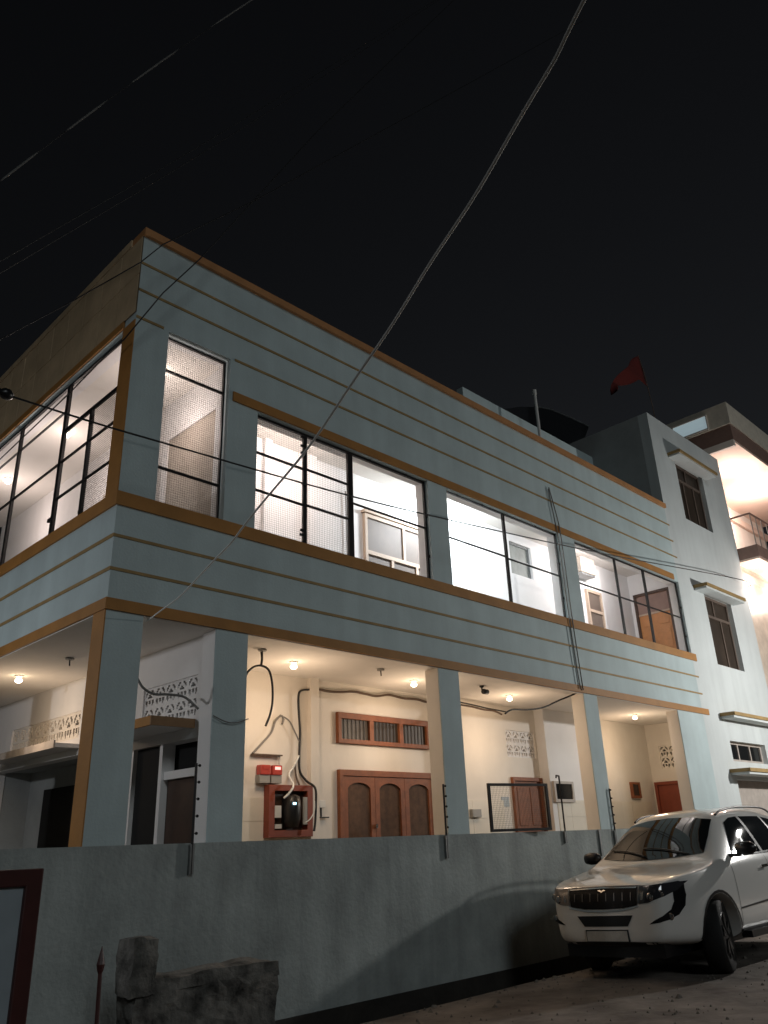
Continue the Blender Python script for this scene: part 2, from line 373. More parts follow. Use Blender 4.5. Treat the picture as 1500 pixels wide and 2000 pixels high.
# side veranda window frames, dark leaves
sw = B('side_window', 'white', house, 1.25, 1.40, 1.00, 1.06, -1.2, .979)
B('shutter_leaf', 'dark_void', sw, 1.30, 1.34, 1.061, 1.62, -1.2, .975); B('shutter_leaf', 'wood_dark', sw, 1.33, 1.36, .331, .999, -1.2, .62); B('transom', 'white', sw, 1.28, 1.38, .331, .999, .62, .70)
B('shade_recess_wall', 'shade_grey', house, 1.80, 1.895, 1.77, 6.0, -1.2, zCeil-.002); B('shade_recess_cheek', 'shade_grey', house, 1.421, 1.799, 5.71, 5.8, -1.2, 1.2); B('shade_recess_cheek', 'shade_grey', house, 1.421, 1.799, 2.4, 2.545, -1.2, 1.2); B('shade_recess_lid', 'shade_grey', house, 1.421, 1.799, 2.55, 5.7, 1.07, 1.15)  # recess added, shade put into its grey, to darken the veranda under the sunshade
sw2 = B('side_window', 'wood_dark', house, 1.74, 1.799, 3.55, 3.62, -1.2, .80); B('shutter_leaf', 'dark_void', sw2, 1.76, 1.799, 3.621, 5.1, -1.2, .80)
# dado tiles
dt = MB().box(0, .396, 0, .012, 0, .266).mesh('dado_tile', 'tile_white')
def dado(x0, x1, y):
    n = int((x1-x0)/.4)
    for j in range(2):
        for i in range(n):
            o = bpy.data.objects.new('dado_tile', dt); link(o, house); o.location = (x0+i*.4+.002, y-.0115-random.uniform(0,.0012), -.04+j*.27-G)
dado(1.46, 3.66, 1.55); dado(6.15, 7.95, 1.55); dado(9.0, 10.6, 1.36); dado(10.65, 12.8, 1.55)

def door_three(x0, x1, y, z1):
    d = MB().holed(x0, x1, -1.2, z1, [(x0+.07, x1-.07, -1.2, z1-.08)], FX, y-.06, y-.001).build('door', 'wood', house, bevel=.006)
    w = (x1-x0-.14)/3
    for i in range(3):
        a = x0+.07+i*w; st = .085
        # leaf with an arched opening
        N = 10; xs = [a+st+(w-2*st)*k/N for k in range(N+1)]
        arch = [z1-.235+.075*math.sin(math.pi*k/N)**.6 for k in range(N+1)]
        mb = MB()
        for (t, s_) in ((y-.045, 1),):
            mb.box(a+.003, a+st, t, t+.03, -1.19, z1-.085); mb.box(a+w-st, a+w-.003, t, t+.03, -1.19, z1-.085)
            for k in range(N):
                mb.add([(xs[k],t,arch[k]),(xs[k+1],t,arch[k+1]),(xs[k+1],t,z1-.085),(xs[k],t,z1-.085),(xs[k],t+.03,arch[k]),(xs[k+1],t+.03,arch[k+1]),(xs[k+1],t+.03,z1-.085),(xs[k],t+.03,z1-.085)],
                       [(0,1,2,3),(4,7,6,5),(0,4,5,1),(2,6,7,3)])
        lf = mb.build('door_leaf', 'wood', d)
        B('curtain_panel', 'curtain', d, a+st-.01, a+w-st+.01, y-.018, y-.008, -1.18, z1-.12)
    B('handle', 'chrome', d, x0+.07+w-.03, x0+.07+w+.01, y-.075, y-.046, .12, .17)
    return d
door_three(4.17, 6.08, 1.55, .86)
vw = MB().holed(4.16, 6.0, 1.20, 1.61, [(4.22, 4.75, 1.26, 1.53), (4.83, 5.35, 1.26, 1.53), (5.43, 5.94, 1.26, 1.53)], FX, 1.49, 1.549).build('vent_window', 'wood', house, bevel=.005)
for a, b in ((4.22, 4.75), (4.83, 5.35), (5.43, 5.94)): B('pane', 'brown_glass', vw, a-.01, b+.01, 1.53, 1.545, 1.25, 1.54); [B('rod', 'wire_iron', vw, a+(b-a)*k/7-.004, a+(b-a)*k/7+.004, 1.515, 1.523, 1.261, 1.529) for k in range(1, 7)]
def plain_door(axis, u0, u1, t, z1, sgn, m, leafm, zb=-1.2, fr=.06):
    pl = FX if axis == 'x' else FY
    d = MB().holed(u0, u1, zb, z1, [(u0+fr, u1-fr, zb, z1-fr)], pl, t, t+sgn*.055).build('door', m, house, bevel=.004)
    MB().holed(u0+fr, u1-fr, zb, z1-fr, [], pl, t, t+sgn*.02).build('door_leaf', leafm, d)
    w = (u1-u0-2*fr)
    for k in range(2):
        for (za, zc) in ((z1-.75, z1-.16), (z1-1.75, z1-.85)):
            MB().holed(u0+fr+w*(k*.5+.08), u0+fr+w*(k*.5+.42), za, zc, [], pl, t+sgn*.02, t+sgn*.03).build('door_panel', leafm, d, bevel=.004)
    return d
plain_door('x', 8.0, 8.84, 1.549, .86, -1, 'wood', 'wood')
plain_door('y', .85, 1.50, 12.849, .87, -1, 'wood_red', 'wood_red')
def small_window(x0, x1, z0, z1, y, m, pm, name='small_window'):
    w = MB().holed(x0, x1, z0, z1, [(x0+.05, x1-.05, z0+.05, z1-.04)], FX, y-.05, y-.001).build(name, m, house)
    B('pane', pm, w, x0+.04, x1-.04, y-.03, y-.015, z0+.04, z1-.03); return w
small_window(8.90, 9.50, .46, .80, 1.36, 'sill_stone', 'dark_glass'); small_window(11.88, 12.22, .56, .86, 1.55, 'wood', 'brown_glass')
# upper floor inner walls
MB().holed(1.402, 12.85, 2.35, zUp, [(8.43, 9.12, 4.46, 5.10)], FX, 1.40, 1.55).build('balcony_back_wall', 'white', house)
MB().holed(T, YL, 2.35, zUp, [(.32, 1.39, 2.6, 4.74)], FY, 1.25, 1.40).build('balcony_side_wall', 'white', house)
B('board_infill', 'tan_board', house, 1.27, 1.30, .30, 1.40, 2.6, 4.75)
B('end_wall', 'white', house, 12.85, 13.05, T, 1.55, 2.35, zUp)
for a, b in ((2.72, 2.84), (3.52, 3.66)): B('pilaster', 'white', house, a, b, 1.33, 1.399, 2.35, zUp)
B('ledge', 'tan_board', house, 1.20, 1.249, 1.62, 3.0, 3.9, 4.5)
def sash(x0, x1, z0, z1, y, fm, pm, cols, rows, name='sash_window', fw=.05):
    holes = []
    for (za, zb, n) in rows:
        w = (x1-x0-fw*(n+1))/n
        for k in range(n): holes.append((x0+fw+k*(w+fw), x0+fw+k*(w+fw)+w, za, zb))
    us = MB(); 
    fr = us.holed(x0, x1, z0, z1, [], FX, y-.022, y-.001) if False else None
    mb = MB()
    mb.box(x0, x0+fw, y-.06, y-.001, z0, z1); mb.box(x1-fw, x1, y-.06, y-.001, z0, z1)
    zz = [z0] + [r[0] for r in rows] + [z1]
    zs = sorted(rows, key=lambda r: r[0])
    mb.box(x0+fw, x1-fw, y-.06, y-.001, z0, zs[0][0]); mb.box(x0+fw, x1-fw, y-.06, y-.001, zs[-1][1], z1)
    for a, b in zip(zs[:-1], zs[1:]): mb.box(x0+fw, x1-fw, y-.06, y-.001, a[1], b[0])
    for (za, zb, n) in zs:
        w = (x1-x0-fw*(n+1))/n
        for k in range(1, n): mb.box(x0+k*(w+fw), x0+k*(w+fw)+fw, y-.055, y-.001, za, zb)
    f = mb.build(name, fm, house)
    for h in holes: B('pane', pm, f, h[0]-.005, h[1]+.005, y-.03, y-.02, h[2]-.005, h[3]+.005)
    return f
sash(4.63, 6.35, 2.9, 4.64, 1.40, 'pale_wood', 'shutter', 2, [(2.95, 3.98, 3), (4.04, 4.58, 2)])
B('pelmet', 'pale_wood', house, 4.60, 6.4, 1.31, 1.399, 4.645, 4.69)
w3 = B('sash_window', 'grey_screen', house, 8.43, 9.12, 1.48, 1.50, 4.46, 5.10)
for b in ((8.43, 8.46, 4.46, 5.10), (9.09, 9.12, 4.46, 5.10), (8.46, 9.09, 4.46, 4.49), (8.46, 9.09, 5.07, 5.10), (8.46, 9.09, 4.76, 4.785)): B('sash_bar', 'galv', w3, b[0], b[1], 1.45, 1.479, b[2], b[3])
sash(10.92, 11.50, 2.9, 4.62, 1.40, 'pale_wood', 'shutter', 1, [(2.95, 4.14, 1), (4.2, 4.56, 1)])
dd = plain_door('y', .45, 1.30, 12.849, 4.80, -1, 'wood_dark', 'wood_light', zb=2.36)
B('fanlight', 'brown_fascia', dd, 12.815, 12.835, .515, 1.235, 4.34, 4.73); B('frieze', 'pale_wood', dd, 12.80, 12.835, .515, 1.235, 4.30, 4.335)

# ------------------------------------------------------------------ iron grilles in the openings
def grille(pl, u0, u1, z0, z1, t, posts, rails, fw=.028, meshes=(), rw=.016, thick=None):
    root = MB().holed(u0, u1, z0, z1, [(u0+fw, u1-fw, z0+fw, z1-fw)], pl, t, t+.03).build('iron_grille', 'black_iron', house)
    for (p, w) in posts: MB().holed(p-w/2, p+w/2, z0+fw, z1-fw, [], pl, t-.002, t+.032).build('post_bar', 'black_iron', root)
    for (a, b, z, w) in rails: MB().holed(a, b, z-w/2, z+w/2, [], pl, t+.004, t+.026).build('rail_bar', 'black_iron', root)
    for (a, b, za, zb, sp) in meshes:
        mb = MB(); n = int((b-a)/sp); m_ = int((zb-za)/sp); h = .0011
        for i in range(1, n): u = a+(b-a)*i/n; mb.add([pl(u-h, za, t+.014), pl(u+h, za, t+.014), pl(u, za, t+.017), pl(u-h, zb, t+.014), pl(u+h, zb, t+.014), pl(u, zb, t+.017)], [(0,1,4,3),(1,2,5,4),(2,0,3,5)])
        for j in range(1, m_): z = za+(zb-za)*j/m_; mb.add([pl(a, z-h, t+.0175), pl(a, z+h, t+.0175), pl(a, z, t+.0205), pl(b, z-h, t+.0175), pl(b, z+h, t+.0175), pl(b, z, t+.0205)], [(0,1,4,3),(1,2,5,4),(2,0,3,5)])
        o = mb.build('wire_mesh', 'wire_iron', root); o['kind'] = 'stuff'
    return root
grille(FX, .40, 1.19, zSt+.003, 5.22, .06, [], [(.42, 1.17, 4.80, .026), (.42, 1.17, 3.625, .026)], fw=.022, meshes=[(.42, 1.17, zSt+.03, 5.2, .026)])
g2 = grille(FX, 1.624, 4.59, zSt+.003, zW-.004, .05, [(2.39, .05), (3.14, .085)], [(1.66, 2.37, 4.20, .026), (1.66, 2.37, 3.72, .026), (2.41, 3.10, 4.21, .026), (2.41, 3.10, 3.73, .026), (3.18, 4.56, 3.97, .022)], fw=.034, meshes=[(1.66, 2.37, zSt+.03, zW-.04, .026), (2.41, 3.10, zSt+.03, zW-.04, .026)])
for x, z in ((2.345, 4.62), (2.345, 4.50), (2.345, 4.40), (2.36, 3.99), (2.345, 3.38), (2.335, 3.32)): B('hinge', 'black_iron', g2, x-.035, x+.03, .03, .05, z-.014, z+.014)
g3 = grille(FX, 5.003, 7.89, zSt+.003, zW-.004, .05, [(6.43, .05)], [(5.03, 6.40, 3.96, .022), (6.46, 7.87, 3.94, .022)], fw=.018)
g4 = grille(FX, 8.393, 12.297, zSt+.003, zW-.004, .05, [(9.83, .04), (10.91, .055)], [(8.42, 9.81, 3.94, .022), (9.85, 10.88, 3.94, .022), (10.94, 12.27, 3.94, .022)], fw=.018)
for g, xs in ((g2, (3.5, 4.2)), (g3, (5.3, 5.9, 7.3)), (g4, (8.8, 10.4, 11.6))):
    for x in xs: B('hold_fast', 'black_iron', g, x-.02, x+.02, .04, .05, zW-.03, zW-.0045)
for g, x in ((g2, 4.57), (g3, 7.86), (g4, 12.27)):
    for z in (3.55, 4.15): B('hold_fast', 'black_iron', g, x, x+.02, .03, .05, z-.02, z+.02)
gl = grille(FY, .258, 6.29, zSt+.003, 5.21, .05, [(1.70, .075), (3.12, .06), (4.6, .05)], [(.29, 1.66, 4.57, .05), (.29, 1.66, 4.16, .022), (.29, 1.66, 3.69, .022), (1.74, 3.09, 4.86, .018), (1.74, 3.09, 4.16, .022), (3.15, 4.57, 4.86, .018), (3.15, 4.57, 4.16, .022), (4.63, 6.26, 4.16, .022)], fw=.03, meshes=[(.29, .95, zSt+.03, 4.54, .026)])
MB().box(.046, .084, .955, 1.00, zSt+.03, 4.55).build('post_bar', 'black_iron', gl)
for y, z in ((.93, 4.44), (.93, 4.38), (.93, 3.30), (1.74, 3.45)): B('hinge', 'black_iron', gl, .035, .06, y-.03, y+.05, z-.02, z+.02)

# ------------------------------------------------------------------ tower part of the house
TH = [(13.32, 14.73, 6.38, 7.86), (13.48, 14.86, 3.125, 4.68), (13.32, 15.10, 1.175, 1.57), (13.30, 15.3, G-.34, .83)]
MB().holed(12.3, 16.0, G-.34, 8.72, TH, FX, 0, T).build('tower_wall', 'tower_paint', house)
B('tower_side_wall', 'shade_grey', house, 12.3, 12.5, T, 4.5, zTop-.9, 8.72)  # lane side of the tower: shade put into its darker grey
B('tower_side_wall', 'paint', house, 15.77, 16.0, T, 4.5, G, 8.72)
B('tower_roof', 'paint', house, 12.5, 15.77, T, 4.5, 8.3, 8.5)
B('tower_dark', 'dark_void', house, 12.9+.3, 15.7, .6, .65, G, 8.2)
def tower_window(h, rows, fm, pm):
    x0, x1, z0, z1 = h
    f = MB(); fw = .055
    f.box(x0, x0+fw, .10, .16, z0, z1); f.box(x1-fw, x1, .10, .16, z0, z1)
    zs = rows; f.box(x0+fw, x1-fw, .10, .16, z0, zs[0][0]); f.box(x0+fw, x1-fw, .10, .16, zs[-1][1], z1)
    for a, b in zip(zs[:-1], zs[1:]): f.box(x0+fw, x1-fw, .10, .16, a[1], b[0])
    for (a, b, cuts) in zs:
        for c in cuts: f.box(c-.025, c+.025, .105, .155, a, b)
    fr = f.build('tower_window', fm, house)
    for (a, b, cuts) in zs:
        e = [x0+fw] + list(cuts) + [x1-fw]
        for c, d in zip(e[:-1], e[1:]): B('pane', pm, fr, c, d, .128, .136, a, b)
tower_window(TH[0], [(6.43, 7.42, (13.8, 14.3)), (7.48, 7.80, (14.0,))], 'shutter', 'brown_glass')
tower_window(TH[1], [(3.18, 4.20, (13.72, 14.35)), (4.26, 4.62, (14.10,))], 'shutter', 'brown_glass')
tower_window(TH[2], [(1.23, 1.52, (13.90, 14.50))], 'sill_stone', 'dark_glass')
B('garage_shutter', 'sill_stone', house, 13.31, 15.29, .15, .17, G, .825)
def chajja(x0, x1, z, d=.36):
    s = MB().box(x0, x1, -d+.03, -.001, z-.10, z-.02).build('sunshade', 'tower_paint', house)
    B('sunshade_edge', 'mustard', s, x0-.01, x1+.01, -d, -d+.029, z-.055, z+.012); B('sunshade_edge', 'mustard', s, x0-.02, x0-.001, -d+.03, -.001, z-.055, z+.012); B('sunshade_top', 'mustard', s, x0, x1, -d+.03, -.001, z-.019, z+.008)
chajja(13.0, 14.95, 7.90, .30); chajja(13.02, 15.0, 4.75, .30); chajja(13.1, 15.6, 2.08, .30); chajja(13.05, 15.6, 1.0, .40)
# roof level
B('terrace_wall', 'paint', house, 7.55, 12.3, 1.5, 1.65, 5.45, 8.15)
pv = MB().tube([(9.25, .95, 6.6), (9.25, .95, 8.42)], .032, 8).tube([(9.25, .95, 8.40), (9.25, .95, 8.50)], .045, 8)
o = pv.build('vent_pipe', 'pvc'); tag(o, 'pale upright plastic vent pipe rising above the roof parapet', 'pipe')
sp = empty('roof_panel', (12.0, 2.4, 5.45), 'black sagging sheet canopy standing behind the terrace wall beside the tower', 'canopy')
cp_ = [(10.2,9.05),(10.9,9.38),(11.5,9.60),(12.2,9.78),(13.2,9.90),(14.05,9.96),(13.7,9.45),(13.3,9.22),(12.9,9.12),(12.3,9.08),(11.8,9.11),(11.0,9.02)]
MB().prism([(x, 2.4, z) for x, z in cp_], (.1, .9, .12)).build('canopy_sheet', 'solar', sp)
MB().tube([(11.5,2.39,9.62),(12.2,2.39,9.80),(13.2,2.39,9.92),(14.05,2.39,9.98)], .02, 6).build('canopy_rim', 'galv', sp)
for x in (10.9, 13.4): MB().tube([(x,2.9,5.45),(x,2.9,9.3)], .03, 6).build('canopy_post', 'galv', sp)
fl = empty('roof_flag', (15.6, 1.2, 8.5), 'dark red cloth flag on a thin leaning pole above the tower roof', 'flag')
MB().tube([(15.65,1.2,8.5),(15.50,1.2,10.7),(15.38,1.2,11.6),(15.20,1.2,12.15)], .012, 6).build('flag_pole', 'cable_brown', fl)
mb = MB(); vs = []; fs = []; N = 14
for i in range(N+1):
    t = i/N
    for j in range(7):
        s_ = j/6; hgt = .75*(1-t)**1.1+.10*(1-t)+.02
        x = 15.22+.20*s_*(1-t)-1.95*t+.05*math.sin(8*t+3*s_); z = 12.12-1.15*t-.80*t*t - s_*hgt + .05*math.sin(10*t); y = 1.2+.14*math.sin(9*t+2*s_)*(.2+t)
        vs.append((x,y,z))
for i in range(N):
    for j in range(6): fs.append((i*7+j,(i+1)*7+j,(i+1)*7+j+1,i*7+j+1))
c = mb.add(vs, fs).build('flag_cloth', 'flag_red', fl, smooth=True); sm = c.modifiers.new('s','SOLIDIFY'); sm.thickness = .004

# ------------------------------------------------------------------ neighbouring building
nb = empty('neighbour_building', (18, 1, G), 'peach neighbouring building with glowing balconies and brown slab edges beyond the tower', 'building')
X0, X1 = 16.02, 23.0
B('fascia', 'brown_fascia', nb, X0, X1, -.50, 4.0, 9.13, 9.57); B('coping', 'beige_coping', nb, X0-.05, X1, -.53, 4.0, 9.571, 10.19)
sk = B('lit_ventilator', 'skylight', nb, X0-.062, X0-.051, .05, .95, 9.64, 10.0)
for b in ((.02, .05, 9.60, 10.03), (.95, .98, 9.60, 10.03), (.05, .95, 9.60, 9.64), (.05, .95, 10.0, 10.03)): B('ventilator_frame', 'peach_white', sk, X0-.085, X0-.051, *b)
B('balcony_ceiling', 'peach', nb, X0+.10, X1, -.49, 2.2, 9.06, 9.129); B('ceiling_trim', 'peach_white', nb, X0, X0+.099, -.49, 2.2, 8.95, 9.129)
B('back_wall', 'peach_white', nb, X0, X1, 1.5, 1.7, 6.27, 9.06); B('wall_cornice', 'peach', nb, X0, X1, 1.40, 1.499, 8.55, 8.75)
B('balcony_slab', 'brown_fascia', nb, X0, X1, -.48, 1.7, 5.97, 6.27); B('balcony_soffit', 'peach', nb, X0, X1, -.455, 1.7, 5.92, 5.969)
B('lower_wall', 'marble_tile', nb, X0, X1, .10, .3, G-.3, 5.92); B('soffit_band', 'peach', nb, X0, X1, .03, .099, 5.55, 5.72)
B('side_wall', 'peach_white', nb, X0, X0+.15, .31, 1.499, 6.27, 8.95)
rl = MB().tube([(X0+.2,-.40,7.15),(X1,-.40,7.15)], .025, 8).build('balcony_rail', 'brown_fascia', nb)
MB().tube([(X0+.2,-.40,7.15),(X0+.2,.3,7.15)], .025, 8).build('rail_end', 'brown_fascia', rl)
for i in range(12): x = X0+.2+i*.35; MB().tube([(x,-.40,6.27),(x,-.40,7.13)], .012, 6).build('baluster', 'steel', rl)
def bulb(name, loc, m, power, col, label, cat='ceiling light', r=.045, group=None, cap=True, soft=.05, drop=.09):
    e = empty(name, loc, label, cat, group); x, y, z = loc
    MB().lathe([(.055, 0), (.055, -.012), (.035, -.02), (.028, -.03)], (x, y, z-.002), 'z', 12).build('holder', 'plastic_white', e, smooth=False)
    MB().lathe([(.012, -.030), (r*.8, -.045), (r, -.062), (r*.8, -.080), (r*.35, -.090)], (x, y, z), 'z', 12).build('lamp_globe', m, e, smooth=True)
    ld = bpy.data.lights.new('lamp_light', 'POINT'); ld.energy = power; ld.color = col; ld.shadow_soft_size = .14
    lo = bpy.data.objects.new('lamp_light', ld); link(lo, e); lo.location = (0, 0, -.62)
    return e
WARM = (1.0, 0.74, 0.51); SOFT = (1.0, 0.84, 0.77); COOL = (0.86, 0.94, 1.0); PEACH = (1.0, 0.83, 0.74)
bulb('ceiling_light', (17.6, .26, 9.06), 'bulb_white', 70, PEACH, 'bright round lamp under the neighbouring building top balcony ceiling, near tower')
bulb('ceiling_light', (19.6, .3, 9.06), 'bulb_white', 170, PEACH, 'glaring lamp under the neighbouring building top balcony ceiling, far right')
bulb('ceiling_light', (16.45, -.20, 5.92), 'bulb_white', 40, PEACH, 'lamp below the brown balcony slab right beside the tower wall')
bulb('ceiling_light', (18.0, -.20, 5.92), 'bulb_white', 80, PEACH, 'lamp below the brown balcony slab at the frame edge')
# ------------------------------------------------------------------ house lamps
for (x, lab) in ((2.83, 'lit warm ceiling bulb above the meter board in the front veranda'), (4.96, 'lit warm ceiling bulb before the three leaf wooden door'), (7.16, 'lit warm ceiling bulb above the loose mesh panel'), (11.1, 'lit warm ceiling bulb in the last bay next to tower')):
    bulb('ceiling_light', (x, .80, zCeil), 'bulb_warm', 17.5, WARM, lab, group='warm ground floor bulbs')
bulb('ceiling_light', (.56, 3.38, zCeil), 'bulb_warm', 11, WARM, 'lit warm ceiling bulb in the lane side ground veranda', group='warm ground floor bulbs')
bulb('ceiling_light', (.57, 2.95, zUp), 'bulb_white', 18, SOFT, 'lit round bulb on the upper side balcony ceiling, nearer the corner')
bulb('ceiling_light', (.56, 4.93, zUp), 'bulb_white', 18, SOFT, 'lit round bulb on the upper side balcony ceiling, farther down the lane')
def tube(x0, x1, y, z, power, col, label):
    e = empty('tube_light', ((x0+x1)/2, y, z), label, 'tube light')
    B('fitting', 'plastic_white', e, x0, x1, y-.03, y, z-.03, z+.03)
    MB().tube([(x0+.03, y+.03, z), (x1-.03, y+.03, z)], .014, 8).build('glass_tube', 'tube_cool', e, smooth=True)
    for x in (x0+.015, x1-.015): B('end_cap', 'plastic_white', e, x-.012, x+.012, y, y+.05, z-.02, z+.02)
    ld = bpy.data.lights.new('tube_glow', 'AREA'); ld.shape = 'RECTANGLE'; ld.size = x1-x0; ld.size_y = .05; ld.energy = power; ld.color = col
    lo = bpy.data.objects.new('tube_glow', ld); link(lo, e); lo.location = (0, .06, 0); lo.rotation_euler = Vector((0, 1, -.25)).to_track_quat('-Z', 'Y').to_euler()
tube(2.2, 3.4, T+.03, 4.98, 30, SOFT, 'tube light on the inner beam of the upper balcony behind the wide mesh grille')
tube(5.8, 7.0, T+.03, 4.98, 120, COOL, 'brilliant cool tube light on the inner beam behind the whitest upper opening')
tube(9.9, 11.1, T+.03, 4.98, 34, (1, .93, .93), 'tube light on the inner beam of the upper balcony next to tower')
bulb('ceiling_light', (.75, .75, zUp), 'bulb_white', 16, SOFT, 'bulb on the upper corner ceiling hidden above the tall narrow grille')

# street lamp across the street, out to the right
sl = empty('street_lamp', (14.9, -4.9, G), 'tall grey street lamp post standing across the street from the tower', 'street lamp')
MB().tube([(14.9,-4.9,G),(14.9,-4.9,2.6),(14.85,-4.85,2.85),(14.6,-4.65,2.9)], [.06,.045,.03,.025], 10).build('post', 'galv', sl, smooth=True)
MB().box(14.25, 14.65, -4.72, -4.52, 2.80, 2.88).build('lamp_head', 'galv', sl, bevel=.02); MB().box(14.28, 14.6, -4.70, -4.54, 2.785, 2.799).build('lamp_lens', 'lamp_cool', sl)
ld = bpy.data.lights.new('lamp_light', 'POINT'); ld.energy = 1000; ld.color = (1.0, .975, .93); ld.shadow_soft_size = .10
lo = bpy.data.objects.new('lamp_light', ld); link(lo, sl); lo.location = (14.44-14.9, -4.62+4.9, 2.70-G)

# lamp post in the lane at the left
sl = empty('street_lamp', (-4.2, 2.2, G), 'grey street lamp post standing in the lane beside the house', 'street lamp')
MB().tube([(-4.2,2.2,G),(-4.2,2.2,2.0),(-4.1,2.2,2.2),(-3.9,2.2,2.25)], [.06,.045,.03,.025], 10).build('post', 'galv', sl, smooth=True)
MB().box(-3.95, -3.6, 2.1, 2.3, 2.18, 2.26).build('lamp_head', 'galv', sl, bevel=.02); MB().box(-3.92, -3.63, 2.12, 2.28, 2.165, 2.179).build('lamp_lens', 'lamp_cool', sl)
ld = bpy.data.lights.new('lamp_light', 'POINT'); ld.energy = 165; ld.color = (.97, .98, 1.0); ld.shadow_soft_size = .12
lo = bpy.data.objects.new('lamp_light', ld); link(lo, sl); lo.location = (.42, 0, 2.08-G)

# ------------------------------------------------------------------ meters, switchboard and small fixtures
for x0, led, lab in ((2.85, 'led_red', 'left of the two red electricity meters above the wooden switchboard'), (3.03, 'led_red', 'right electricity meter with brighter red display above the wooden switchboard')):
    e = empty('electricity_meter', (x0+.07, 1.53, .66), lab, 'meter', 'electricity meters on the veranda wall')
    B('housing', 'meter_red', e, x0, x0+.145, 1.44, 1.537, .755, .87, bevel=.008); B('base', 'plastic_grey', e, x0-.005, x0+.15, 1.46, 1.537, .66, .753)
    B('display', 'led_red' if x0 > 3 else 'meter_red', e, x0+.03, x0+.115, 1.434, 1.439, .815, .85)
B('conduit', 'plastic_white', tag(B('meter_ledge', 'cable_brown', None, 2.76, 3.20, 1.47, 1.537, .985, 1.0), 'thin brown ledge on the veranda wall above the two meters', 'ledge'), 3.19, 3.20, 1.52, 1.537, .88, .984)
e = empty('wooden_switchboard', (3.31, 1.53, .04), 'open red brown wooden switchboard crowded with black devices and wires', 'switchboard')
MB().holed(2.97, 3.66, .04, .64, [(3.06, 3.57, .12, .57)], FX, 1.43, 1.537).build('wooden_frame', 'wood_red', e, bevel=.005)
B('back_board', 'wood_dark', e, 3.06, 3.57, 1.525, 1.536, .12, .57); B('breaker_box', 'plastic_white', e, 3.07, 3.17, 1.44, 1.52, .26, .40, bevel=.006); B('breaker_box', 'plastic_white', e, 3.09, 3.19, 1.46, 1.52, .14, .19)
dv = MB().lathe([(.02,-.20),(.09,-.19),(.12,-.10),(.125,.05),(.11,.16),(.03,.19)], (3.32, 1.44, .345), 'z', 14).build('inverter_body', 'car_black', e, smooth=True)
B('status_light', 'led_blue', dv, 3.245, 3.29, 1.306, 1.313, .405, .43); B('side_flap', 'plastic_grey', e, 3.49, 3.56, 1.42, 1.43, .18, .50)
e = empty('key_holder', (3.83, 1.53, .24), 'small pale wall switch with a black key holder near the door', 'wall switch')
B('switch_plate', 'plastic_white', e, 3.82, 3.93, 1.50, 1.549, .38, .47, bevel=.005); B('bracket', 'cable_black', e, 3.82, 3.99, 1.50, 1.53, .255, .27); B('stem', 'cable_black', e, 3.86, 3.875, 1.51, 1.53, .27, .38)
e = tag(B('wall_box', 'plastic_grey', None, 6.87, 7.09, 1.48, 1.549, .24, .36, bevel=.008), 'small beige junction box on the wall left of the loose mesh panel', 'junction box')
e = tag(B('paper_notice', 'sign_face', None, 7.70, 7.90, 1.541, 1.5485, .40, .55), 'small blue grey notice on the wall beside the brown veranda door', 'notice')
def ring_hook(x, y, lab):
    e = empty('ceiling_hook', (x, y, zCeil), lab, 'hook')
    MB().lathe([(.05, 0), (.05, -.02), (.02, -.025)], (x, y, zCeil-.001), 'z', 10).build('rose', 'plastic_grey', e)
    MB().tube([(x, y, zCeil-.02), (x+.005, y, zCeil-.09)], .008, 6).build('stem', 'cable_black', e)
ring_hook(2.12, .48, 'dark ceiling hook carrying the looped black cable'); ring_hook(4.02, .50, 'unlit ceiling rose between the two bulbs near the wooden door'); ring_hook(.62, 2.1, 'unlit ceiling rose in the lane side ground veranda')
e = empty('security_camera', (6.2, .52, zCeil), 'tiny black security camera under the veranda ceiling above the mesh panel', 'camera')
MB().lathe([(.035, 0), (.035, -.02), (.012, -.03), (.012, -.06)], (6.12, .52, zCeil-.001), 'z', 10).build('mount', 'cable_black', e); MB().lathe([(.03, -.06), (.038, -.05), (.038, .05), (.025, .06)], (6.22, .54, zCeil-.075), 'x', 10).build('housing', 'cable_black', e, smooth=True)
# air conditioner on the upper balcony
e = empty('air_conditioner', (10.98, 1.40, 4.72), 'white air conditioner box on the wall behind the upper right grille', 'air conditioner')
B('casing', 'tan_board', e, 10.50, 11.04, 1.14, 1.38, 4.86, 5.20, bevel=.02); B('vent_grille', 'grey_screen', e, 10.54, 10.80, 1.132, 1.139, 4.90, 5.16); B('bracket', 'galv', e, 10.52, 11.02, 1.16, 1.399, 4.82, 4.855)
e = empty('wall_socket', (3.2, 1.4, 3.2), 'small dark socket cluster with coiled wire on the upper balcony wall', 'socket')
B('socket_plate', 'plastic_grey', e, 3.78, 3.92, 1.37, 1.399, 3.42, 3.55); B('socket_plate', 'wood_dark', e, 4.06, 4.24, 1.36, 1.399, 3.36, 3.52)
MB().tube(spline([(3.80,1.37,3.68),(3.74,1.37,3.76),(3.78,1.37,3.84),(3.88,1.37,3.82),(3.90,1.37,3.72),(4.0,1.37,3.62),(4.26,1.37,3.60),(4.27,1.37,4.0),(4.26,1.37,4.9)],6), .010, 6).build('coiled_wire', 'cable_grey', e, smooth=True)

